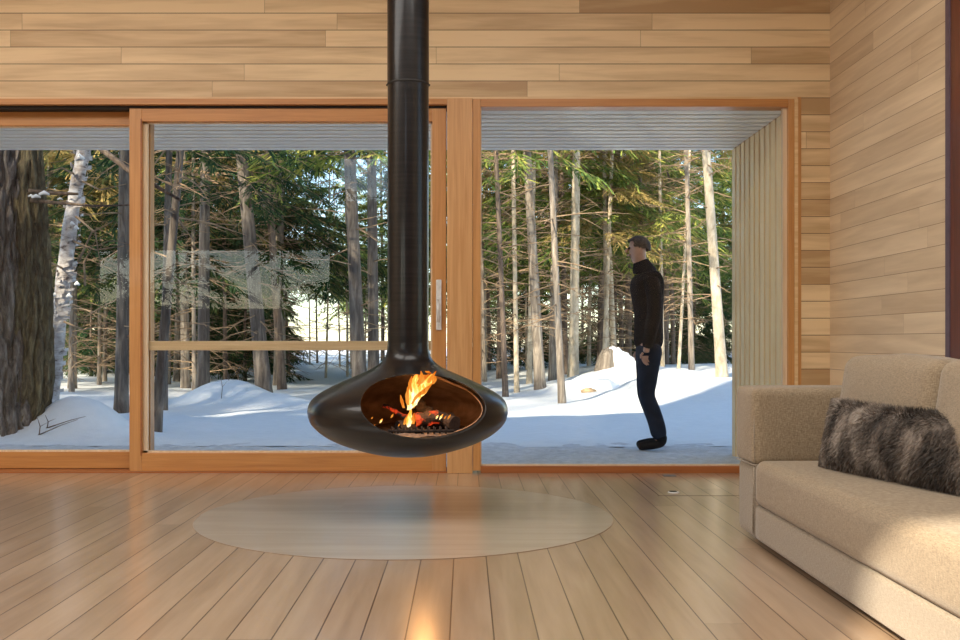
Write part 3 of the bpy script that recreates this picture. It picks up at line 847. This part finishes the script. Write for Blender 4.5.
# hair cap
bm = bmesh.new(); bmesh.ops.create_icosphere(bm, subdivisions=4, radius=1)
for v in list(bm.verts):
    if v.co.z < -.15 - .2 * v.co.x or (v.co.x < -.55 and v.co.z < .42): bm.verts.remove(v)
for v in bm.verts:
    v.co = Vector((v.co.x * .108, v.co.y * .090, v.co.z * .104)) * (1 + .05 * noise.noise(v.co * 9)) + hd + Vector((.010, 0, .012))
bm_obj('hair', bm, M['hair'], man, True)
# jacket with sleeves and collar, jeans, boots
jk = [[(pp(648.5, 353), (.150, .150)), (pp(648.5, 333), (.135, .150)), (pp(648.5, 315), (.132, .150)), (pp(648, 300), (.145, .155)), (pp(646.5, 284), (.140, .150)), (pp(645, 274), (.125, .135)), (pp(641.5, 264), (.078, .078)), (pp(640.5, 259), (.074, .074))]]
for s in (-1, 1):
    jk.append([4, (pp(647.5, 280, s * .17), .080), (pp(649.5, 297, s * .215), .068), (pp(649.5, 314, s * .225), .066), (pp(646, 332, s * .21), .060), (pp(643, 349, s * .19), .052)])
skin('jacket', jk, M['jacket'], man)
jn = [[(pp(648.5, 338), (.12, .12)), (pp(648.5, 350), (.122, .12))]]
for s in (-1, 1):
    jn.append([1, (pp(648 + s * .6, 359, s * D), .106), (pp(647 + s * .6, 375, s * D), .090), (pp(645.5 + s * .8, 395, s * D), .072), (pp(652 + s, 411, s * D), .073), (pp(657.5 + s, 426, s * D), .070), (pp(659.5 + s, 441, s * D), .070)])
skin('jeans', jn, M['jeans'], man)
for s in (-1, 1):
    skin('boot', [[(pp(659.5 + s, 432, s * D), .062), (pp(660 + s, 439, s * D), .060), (pp(659.5 + s, 442.5, s * D), (.055, .05)), (pp(652 + s, 443.5, s * D), .047), (pp(643 + s, 444.8, s * D), .042), (pp(636.5 + s, 445.8, s * D), .034)]], M['boot'], man)

# ------------------------------------------------------------------ FOREST
def GZ(x, y): return ground(x, y) if y < 110 else -.06
SIDE = Vector((0, 0, 1))
def trunk_mesh(rng, H, r0, lean=(0, 0), n=10, wob=.12, bumps=0.0, flare=.35, step=.45):
    pts, rad = [], []
    k = int(H / step) + 1; ph = rng.uniform(0, 6)
    for i in range(k + 1):
        t = i / k; z = H * t
        x = lean[0] * t + wob * math.sin(t * 5 + ph) * t; y = lean[1] * t + wob * math.cos(t * 4 + ph * 2) * t
        pts.append((x, y, z - .25)); rad.append(r0 * (1 - .82 * t) + r0 * flare * math.exp(-z / .35))
    return pts, rad
def at_h(pts, z):
    for a, b in zip(pts, pts[1:]):
        if b[2] >= z:
            t = (z - a[2]) / max(1e-6, b[2] - a[2]); return Vector(a).lerp(Vector(b), t)
    return Vector(pts[-1])

def make_tree(name, seed, H, r0, bark_m, needle_m, crown0, crown_r, n_br, n_dead, dead_z=(.6, 5), lean=(0, 0), wob=.12, spray=1.0, droop=.25, dead_len=1.2, tsides=10):
    rng = random.Random(seed)
    root = empty(name, (0, 0, 0))
    pts, rad = trunk_mesh(rng, H, r0, lean, wob=wob)
    mb = MB(); mb.tube(pts, rad, tsides)
    mb.build('trunk', bark_m, root)
    tw = MB()
    def branch(z, L, az, el, r_, twigs, bend):
        o0 = at_h(pts, z); P = [o0]; d = Vector((math.cos(az) * math.cos(el), math.sin(az) * math.cos(el), math.sin(el)))
        nseg = 4
        for i in range(nseg):
            d = (d + Vector((rng.uniform(-.14, .14), rng.uniform(-.14, .14), bend + rng.uniform(-.1, .1)))).normalized()
            P.append(P[-1] + d * L / nseg)
        tw.tube(P, [r_ * (1 - .8 * i / nseg) for i in range(nseg + 1)], 4, False)
        for _ in range(twigs):
            j = rng.randint(1, nseg - 1); b0 = P[j].lerp(P[j+1], rng.random()); dd = (P[j+1] - P[j]).normalized()
            s_ = dd.cross(Vector((0, 0, 1))).normalized() * rng.choice((-1, 1))
            e_ = (dd * .6 + s_ * rng.uniform(.4, 1) + Vector((0, 0, rng.uniform(-.3, .2)))).normalized() * L * rng.uniform(.15, .4)
            tw.tube([b0, b0 + e_ * .5 + Vector((0, 0, rng.uniform(-.02, .03))), b0 + e_], [r_ * .4, r_ * .3, r_ * .12], 3, False)
        return P
    for i in range(n_dead):
        z = rng.uniform(*dead_z)
        if z > H * .9: continue
        branch(z, dead_len * rng.uniform(.35, 1.15), rng.uniform(0, 2 * PI), rng.uniform(-.35, .35), .013, 4, -.06)
    nV, nF = [], []
    for i in range(n_br):
        t = rng.random() ** 1.7
        z = crown0 + (H * .98 - crown0) * t
        L = crown_r * (1 - t) ** .75 * rng.uniform(.55, 1.15) + .25
        P = branch(z, L, rng.uniform(0, 2 * PI), rng.uniform(-.15, .3), .010, 0, -droop * .5)
        m = int((9 + L * 14) * spray)
        for _ in range(m):
            q = rng.uniform(.22, 1.0) * 4; j = min(3, int(q)); b0 = P[j].lerp(P[j+1], q - j); dd = (P[j+1] - P[j]).normalized()
            s_ = dd.cross(Vector((0, 0, 1))).normalized() * rng.choice((-1, 1))
            ax = (dd * rng.uniform(.3, 1) + s_ * rng.uniform(.2, 1) + Vector((0, 0, rng.uniform(-.45, .15)))).normalized()
            l_ = rng.uniform(.16, .42)
            perp = ax.cross(Vector((rng.uniform(-.3, .3), rng.uniform(-.3, .3), 1))).normalized()
            b = len(nV); w_ = rng.uniform(.022, .050)
            # a small flat twig of needles: ragged-edged blade of joined triangles
            c0 = b0; c1 = b0 + ax * l_ * .5; c2 = b0 + ax * l_ + Vector((0, 0, -.03))
            nV.extend([tuple(c0), tuple(c1 + perp * w_), tuple(c1 - ax * l_ * .12), tuple(c1 - perp * w_), tuple(c2 + perp * w_ * .8), tuple(c2 + ax * .05), tuple(c2 - perp * w_ * .8), tuple(c1 + ax * l_ * .16)])
            nF.extend([(b, b+2, b+1), (b, b+3, b+2), (b+2, b+7, b+4), (b+2, b+6, b+7), (b+7, b+5, b+4)])
    if nF: tag(mesh_obj('foliage', nV, nF, needle_m, root), kind='stuff')
    if tw.V: tag(tw.build('bare_twigs', M['twig'], root), kind='stuff')
    return root

def copy_tree(src, parent=None):
    c = src.copy(); COL.objects.link(c)
    if parent: c.parent = parent
    for ch_ in src.children: copy_tree(ch_, c)
    return c
def place(o, px, Y, rz=0, s=1.0, tilt=0):
    x = (px - 465) * Y / 1000
    o.location = (x, Y, GZ(x, Y)); o.rotation_euler = (0, tilt, rz); o.scale = (s, s, s)
    return o

# --- single, distinctive trees -------------------------------------------------
def bark_trunk(name, pts, rad, mat, parent, n=56, amp=.035, freq=13, zs=1.4, seed=0, birch=False):
    P = smooth_prof([tuple(p) for p in pts], 10); Rr = smooth_prof([(r_, 0) for r_ in rad], 10)
    V, F = [], []
    for i, p in enumerate(P):
        for k in range(n):
            t = 2 * PI * k / n; c, s = math.cos(t), math.sin(t)
            q = Vector((c * Rr[i][0] * freq, s * Rr[i][0] * freq, p[2] * zs + seed))
            nn = noise.noise(q) + .5 * noise.noise(q * 2.1)
            if birch: d = amp * nn
            else: d = amp * (min(1, abs(nn) * 3.2) - .7) * 1.25
            rr = Rr[i][0] + d
            V.append((p[0] + rr * c, p[1] + rr * s, p[2]))
    m = len(P)
    for i in range(m - 1):
        for k in range(n): F.append((i*n+k, i*n+(k+1) % n, (i+1)*n+(k+1) % n, (i+1)*n+k))
    F.append(tuple(range(n-1, -1, -1))); F.append(tuple((m-1)*n + k for k in range(n)))
    return mesh_obj(name, V, F, mat, parent, True)
def loc3(px, py, Y, x0, y0, z0): return ((px - 465) * Y / 1000 - x0, Y - y0, CH - (py - 341) * Y / 1000 - z0)
# big twin-stemmed old tree at the left edge
YB1 = 9.6; bx = (12 - 465) * YB1 / 1000
t1 = empty('old_tree', (bx, YB1, -.06)); tag(t1, 'huge old tree with deep furrowed bark and two fused stems at the left edge', 'tree')
L3 = lambda px, py, dy=0: loc3(px, py, YB1 + dy, bx, YB1, -.06)
bark_trunk('trunk', [L3(6, 470, -.05), L3(6, 440, -.05), L3(4, 400, -.05), L3(1, 330, -.05), L3(2, 240, -.05), L3(6, 150, -.05), L3(8, 40, -.05), L3(8, -120, -.05), L3(8, -500, -.05)], [.36, .30, .29, .27, .235, .21, .19, .16, .08], M['bark_big'], t1, 110, .05, 15, 2.2, 2)
bark_trunk('stem', [L3(22, 470), L3(20, 440), L3(28, 400), L3(30, 330), L3(29, 240), L3(24, 150), L3(24, 40), L3(28, -120), L3(40, -500)], [.26, .17, .21, .20, .175, .155, .14, .12, .06], M['bark_moss'], t1, 96, .045, 16, 2.4, 9)
mb = MB(); mb.tube([L3(26, 200, -.1), L3(60, 203, -.3), L3(95, 206, -.4), L3(132, 205, -.5)], [.02, .014, .010, .006], 6); mb.build('branch', M['bark_brown'], t1); mb = MB()
mb.tube([L3(20, 190, -.1), L3(50, 193, -.2), L3(78, 194, -.25)], [.022, .018, .012], 6); mb.build('branch', M['bark_brown'], t1); mb = MB()
mb.tube([L3(24, 60), L3(90, 140, -.3), L3(128, 170, -.5), L3(180, 200, -.8)], [.04, .032, .026, .012], 6)
mb.build('branch', M['bark_brown'], t1)
mb = MB()
for px, py, s_ in ((44, 196, .035), (36, 199, .03), (60, 201, .018), (31, 198, .02)):
    p = Vector(L3(px, py - 2, -.22)); mb.tube([p - Vector((s_ * 1.4, 0, .004)), p + Vector((0, 0, s_ * .4)), p + Vector((s_ * 1.4, 0, -.004))], [s_ * .3, s_ * .6, s_ * .25], 8)
    mb.build('snow_clump', M['snow'], t1); mb = MB()
# leaning birch
YB2 = 11; bx = (52 - 465) * YB2 / 1000; bz = GZ(bx, YB2)
t2 = empty('birch_tree', (bx, YB2, bz)); tag(t2, 'leaning birch with peeling white bark just right of the huge old tree', 'tree')
L3 = lambda px, py, dy=0: loc3(px, py, YB2 + dy, bx, YB2, bz)
bark_trunk('trunk', [L3(50, 440), L3(52, 395), L3(57, 340), L3(62, 290), L3(68, 245), L3(74, 200), L3(83, 155), L3(92, 90), L3(104, 0), L3(130, -200)], [.095, .085, .082, .078, .078, .072, .07, .064, .055, .03], M['birch'], t2, 28, .010, 14, 5, 4, True)
rng = random.Random(11); V, F = [], []
for k in range(150):
    py = rng.uniform(150, 400); f_ = (400 - py) / 250; px = 52 + 31 * f_ ** 1.15; c = Vector(L3(px, py))
    az = rng.uniform(-PI, 0) if rng.random() < .7 else rng.uniform(0, PI); rr = .078; w_ = rng.uniform(.02, .05); h_ = rng.uniform(.008, .026); b = len(V)
    for i in range(4):
        a_ = az + i * .3; r2 = rr + .004 + (i / 3) ** 2 * rng.uniform(.01, .04)
        for s in (-1, 1): V.append((c.x + r2 * math.cos(a_), c.y + r2 * math.sin(a_), c.z + s * h_ + .006 * i))
    for i in range(3): F.append((b+2*i, b+2*i+2, b+2*i+3, b+2*i+1))
o = mesh_obj('peeling_bark', V, F, M['birch'], t2, True); tag(o, kind='stuff')
mb = MB()
for px, py, s_ in ((55, 297, .03), (69, 298, .03), (72, 226, .03), (76, 230, .03), (80, 160, .045), (77, 286, .03), (55, 310, .03)):
    p = Vector(L3(px, py - 2, -.06)); mb.tube([p - Vector((s_, 0, .01)), p + Vector((0, 0, s_ * .4)), p + Vector((s_, 0, -.01))], [s_ * .3, s_ * .8, s_ * .3], 8)
    mb.build('snow_clump', M['snow'], t2); mb = MB()
for (a, b_, c_) in (((78, 262), (92, 232), (112, 222)), ((85, 285), (84, 262), (96, 240)), ((66, 270), (50, 262), (38, 270)), ((74, 215), (95, 232), (100, 262)), ((60, 320), (84, 330), (110, 322)), ((70, 240), (96, 250), (124, 246)), ((80, 180), (100, 190), (126, 184)), ((78, 176), (62, 168), (50, 172))):
    mb.tube([L3(*a), L3(b_[0], b_[1], -.3), L3(c_[0], c_[1], -.5)], [.014, .009, .004], 5); mb.build('branch', M['twig'], t2); mb = MB()

protos = []
def hero(label, px0, py0, px1, Y, r0, bark_m, seed, foliage=None, crown0=4, n_br=40, n_dead=26, dead_z=(1, 5), H=14, dead_len=1.0, kind='tree_trunk', cr=1.8):
    """single tree whose foot stands at px0 and whose stem crosses the top of the window at px1"""
    x0 = (px0 - 465) * Y / 1000; z0 = GZ(x0, Y); dz = (CH + .19 * Y) - z0
    tx = (px1 - px0) * Y / 1000 / dz * H
    o = make_tree('conifer_tree', seed, H, r0 * .76, bark_m, foliage or M['needle'], crown0, cr, n_br, n_dead, dead_z, (tx, 0), .05, dead_len=dead_len, tsides=14)
    o.location = (x0, Y, z0); tag(o, label, 'tree'); return o
g, b_, p_ = M['bark_grey'], M['bark_brown'], M['bark_pale']
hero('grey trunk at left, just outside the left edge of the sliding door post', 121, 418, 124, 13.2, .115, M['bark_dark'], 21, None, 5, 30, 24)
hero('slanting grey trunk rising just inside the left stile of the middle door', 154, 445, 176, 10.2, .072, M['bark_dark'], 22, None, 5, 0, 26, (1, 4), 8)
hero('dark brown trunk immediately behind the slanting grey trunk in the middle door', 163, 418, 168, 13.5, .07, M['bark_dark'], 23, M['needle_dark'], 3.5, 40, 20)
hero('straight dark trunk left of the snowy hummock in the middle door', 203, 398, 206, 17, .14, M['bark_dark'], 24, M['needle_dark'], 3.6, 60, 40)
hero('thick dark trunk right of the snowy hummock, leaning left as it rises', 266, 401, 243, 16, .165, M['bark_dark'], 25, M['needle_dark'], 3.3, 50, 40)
hero('slim light brown trunk beside the thick dark leaning trunk', 283, 392, 268, 19, .11, M['bark_brown'], 26, M['needle'], 4, 40, 30)
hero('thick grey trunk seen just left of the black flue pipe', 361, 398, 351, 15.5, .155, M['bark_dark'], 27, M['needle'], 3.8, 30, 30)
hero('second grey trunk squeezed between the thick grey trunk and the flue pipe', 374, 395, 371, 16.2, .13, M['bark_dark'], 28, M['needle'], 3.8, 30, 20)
hero('slim grey trunk with its foot nearest the house in the right window', 563, 399, 550, 14.6, .072, M['bark_grey'], 31, M['needle'], 4, 14, 26, (1, 5), 12)
hero('thick grey trunk standing left of the nearest slim trunk in the right window', 541, 389, 527, 17.5, .125, g, 32, M['needle'], 4.5, 30, 40)
hero('tall pale sunlit trunk right of the nearest slim trunk', 573, 380, 577, 19.5, .13, p_, 33, M['needle'], 4.5, 26, 40, (1, 6), 15)
hero('grey trunk hidden partly behind the pale sunlit trunk', 552, 385, 556, 20, .10, g, 34, M['needle_brown'], 4.5, 26, 40)
hero('pale trunk with lowest limbs near the right end of the big window', 723, 369, 708, 17, .125, p_, 35, M['needle'], 4.8, 24, 40, (1.2, 6), 14)
hero('thin bent pale trunk rising left of the snow covered stump', 603, 369, 612, 20.5, .065, p_, 36, M['needle_brown'], 4.5, 20, 44)
hero('slim tan trunk behind the snow covered stump', 615, 366, 606, 23, .09, p_, 37, M['needle_brown'], 4.5, 20, 44)
hero('thin tan trunk just behind the back of the standing person', 663, 368, 660, 21, .055, p_, 38, M['needle_brown'], 4.5, 20, 44)
hero('slim trunk midway between the standing person and the pale trunk at right', 692, 370, 686, 19.5, .075, g, 39, M['needle_brown'], 4.8, 24, 50)
hero('thin leaning tan trunk close to the slim trunk right of the person', 678, 369, 690, 20.5, .045, p_, 40, M['needle_brown'], 4.8, 12, 40)
hero('dark slim trunk close to the left edge of the right window', 506, 393, 497, 16.8, .065, b_, 41, M['needle'], 4, 24, 40)
hero('tan slim trunk second from the left edge of the right window', 517, 390, 514, 17.6, .06, p_, 42, M['needle'], 4.2, 24, 40)
hero('brown trunk between the two slim left trunks and the thick grey one', 529, 384, 533, 20, .075, p_, 43, M['needle'], 4.2, 24, 40)

# --- the forest: kinds, then copies --------------------------------------------
K = {
 'A': make_tree('conifer_tree', 101, 15, .095, M['bark_brown'], M['needle'], 2.9, 2.2, 110, 30, (.5, 4), spray=1.7),
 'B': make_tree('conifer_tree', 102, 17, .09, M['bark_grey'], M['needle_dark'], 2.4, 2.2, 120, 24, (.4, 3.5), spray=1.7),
 'C': make_tree('conifer_tree', 103, 14, .062, M['bark_pale'], M['needle_brown'], 3.2, 1.8, 80, 46, (.4, 4.5), spray=1.3),
 'D': make_tree('conifer_tree', 104, 16, .07, M['bark_brown'], M['needle'], 3.4, 2.1, 100, 40, (.4, 4.5), spray=1.7),
 'E': make_tree('slim_tree', 105, 12, .038, M['bark_pale'], M['needle'], 3.6, 1.3, 45, 34, (.4, 4.5), spray=1.5),
 'F': make_tree('slim_tree', 106, 11, .05, M['bark_brown'], M['needle_dark'], 3, 1.4, 60, 26, (.3, 4), spray=1.5),
 'G': make_tree('young_spruce', 107, 4.2, .045, M['bark_brown'], M['needle_dark'], .5, 1.35, 70, 0, spray=1.5),
 'H': make_tree('slim_tree', 108, 13, .048, M['bark_grey'], M['needle_brown'], 3.6, 1.6, 45, 60, (.3, 4.5), dead_len=1.5, spray=1.4),
}
used = set()
def put(k, px, Y, rz, s, label, cat, group, tilt=0):
    if k in used: o = copy_tree(K[k])
    else: o = K[k]; used.add(k)
    tag(o, label, cat, group); place(o, px, Y, rz, s, tilt); return o
rng = random.Random(77)
taken = []
def free(x, y, d):
    return all((x - a) ** 2 + (y - b) ** 2 > d * d for a, b in taken)
def scatter(n, pr_, yr, kinds, label, cat, group, sr=(.85, 1.2), dmin=1.0, skip=None, maxtry=4000):
    c = 0
    for _ in range(maxtry):
        if c >= n: break
        Y = yr[0] + (yr[1] - yr[0]) * rng.random(); px = rng.uniform(*pr_); x = (px - 465) * Y / 1000
        if skip and skip(px, Y): continue
        if not free(x, Y, dmin): continue
        taken.append((x, Y)); c += 1
        put(rng.choice(kinds), px, Y, rng.uniform(0, 6.28), rng.uniform(*sr), label, cat, group, rng.uniform(-.03, .03))
clear = lambda px, Y: 292 < px < 402 and Y < 58 and rng.random() < .93
# right window
scatter(26, (478, 745), (20.5, 32), 'CDEHDEDA', 'bare lower stem of the close dense stand seen in the right window', 'tree', 'first rows of trees in the right window', (.8, 1.15), .75)
scatter(22, (470, 760), (30, 58), 'ABCDAD', 'tree deep in the sunlit stand far behind the right window', 'tree', 'deep rows of trees in the right window', (.85, 1.2), 1.2)
# left windows
scatter(24, (-60, 300), (18, 30), 'ABFHB', 'dark stem of the shaded stand close behind the left glass doors', 'tree', 'first rows of trees behind the left doors', (.85, 1.15), 1.1, clear)
scatter(28, (-80, 470), (28, 60), 'ABDBAF', 'tree deep in the shaded stand far behind the left glass doors', 'tree', 'deep rows of trees behind the left doors', (.9, 1.25), 1.5, clear)
scatter(9, (300, 400), (24, 46), 'EFE', 'thin stem outlined against the bright snow clearing beside the hanging fireplace', 'tree', 'thin stems in the bright clearing', (.8, 1.0), .8)
scatter(26, (60, 290), (22, 44), 'G', 'low dark young spruce under the trees behind the left glass doors', 'spruce', 'young spruces behind the left doors', (.6, 1.1), 1.0)
scatter(16, (476, 740), (30, 50), 'G', 'low dark young spruce under the sunlit trees of the right window', 'spruce', 'young spruces in the right window', (.6, 1.1), 1.0)
# unseen trees added left of the view to shade the left stand
for i in range(34):
    Y = rng.uniform(-4, 9); c = rng.uniform(-24, -10.6)
    x = c + .6 * Y
    if x > -.5 * Y - 7 or not free(x, Y, 1.4): continue
    taken.append((x, Y))
    o = put('BA'[i % 2], 0, 10, rng.uniform(0, 6), rng.uniform(.8, 1.05), 'added unseen conifer shading the forest from beside the left end of the house', 'tree', 'added shade conifers beside the left end of the house')
    o.location = (x, Y, -.1)
for i, (c, Y) in enumerate(((-9.4, -5), (-8.2, -7.5), (-6.7, -8), (-10.4, -8))):  # unseen trees added to throw streaks of shadow across the bank
    o = put('EF'[i % 2], 0, 10, i * 1.3, 1.8 + .05 * i, 'added unseen slim tree behind the house casting streak shadows on the snow', 'tree', 'added slim shadow trees behind the house')
    o.location = (c + .6 * Y, Y, -.3)
for i, (x, Y) in enumerate(((-9.5, -7), (-7.6, -8.5), (-5.8, -6.6), (-4.2, -9), (-2.6, -7.4))):  # unseen spruces added to darken what the window glass reflects
    o = put('G', 0, 10, i, 1.0 + .1 * (i % 3), 'added unseen young spruce behind the house darkening the glass reflection', 'spruce', 'added young spruces dimming the rear window')
    o.location = (x, Y, -.3)
# beyond: last rows against the sky
scatter(12, (-120, 900), (62, 95), 'AB', 'distant conifer of the last rows against the sky', 'tree', 'last rows of trees against the sky', (1.0, 1.35), 2.5)

# snow-covered stump and boulder on the bank
x0, y0_ = (612 - 465) * .019, 19.0
st = empty('tree_stump', (x0, y0_, GZ(x0, y0_) - .05)); tag(st, 'old stump under a cap of snow on the bank beside the standing person', 'stump')
V, F = tube_data([(-.16, -.05, -.1), (-.13, -.05, .12), (-.07, -.04, .30), (.02, 0, .42)], [.20, .17, .12, .06], 18)
mesh_obj('wood', [tuple(Vector(v) * (1 + .2 * noise.noise(Vector(v) * 7))) for v in V], F, M['bark_grey'], st)
bm = bmesh.new(); bmesh.ops.create_icosphere(bm, subdivisions=4, radius=1)
for v in bm.verts:
    u = v.co.copy(); k = 1 + .22 * noise.noise(u * 1.8); t = (u.z + 1) / 2
    w_ = .30 * (1 - t) ** .7 + .06
    q = Vector((u.x * w_ / .75 + .20 - .20 * t, u.y * .18, -.02 + .46 * t)) * (1 + .12 * noise.noise(u * 3.1))
    if u.x < 0 and u.y < 0: q.y += .10 * (1 - t)
    v.co = q
bm_obj('snow_cap', bm, M['snow'], st, True)
bm = bmesh.new(); bmesh.ops.create_icosphere(bm, subdivisions=4, radius=1)
for v in bm.verts: v.co = Vector((v.co.x * .42, v.co.y * .3, v.co.z * .17)) * (1 + .15 * noise.noise(v.co * 2))
x1, y1_ = (594 - 465) * .0168, 16.8
rk = empty('boulder', (x1, y1_, GZ(x1, y1_) + .03)); tag(rk, 'small tan rock poking from the snow left of the stump', 'rock')
bm_obj('snow_cap', bm, M['snow'], rk, True)
bm = bmesh.new(); bmesh.ops.create_icosphere(bm, subdivisions=3, radius=1)
for v in bm.verts: v.co = Vector((v.co.x * .13, v.co.y * .1, v.co.z * .075)) * (1 + .25 * noise.noise(v.co * 3)) + Vector((-.12, -.28, -.06))
bm_obj('rock', bm, plain('tan rock', (.42, .30, .18), .9, 0, .2, 8, .5), rk, True)
# small twigs sticking out of the snow
for i, (px, Y, h_) in enumerate(((221, 14.6, .34), (46, 9.3, .12), (38, 9.2, .16), (228, 15.1, .12))):
    x = (px - 465) * Y / 1000; z = GZ(x, Y)
    mb = MB(); mb.tube([(0, 0, -.08), (.02, 0, h_ * .5), (-.01, .01, h_)], [.006, .005, .002], 5); mb.tube([(.02, 0, h_ * .5), (.09, 0, h_ * .75)], [.004, .001], 4)
    if i in (1, 2): mb.tube([(0, 0, .0), (.22, 0, h_ * .6), (.36, .02, h_ * .9)], [.006, .004, .002], 5)
    o = mb.build('twig', M['bark_brown']); o.location = (x, Y, z)
    tag(o, ['upright thin twig on the snowy hummock in the middle door', 'short twig curving out of the snow mound by the birch, right one', 'long twig curving out of the snow beside the big old tree', 'tiny twig stub on the right slope of the snowy hummock'][i], 'twig')
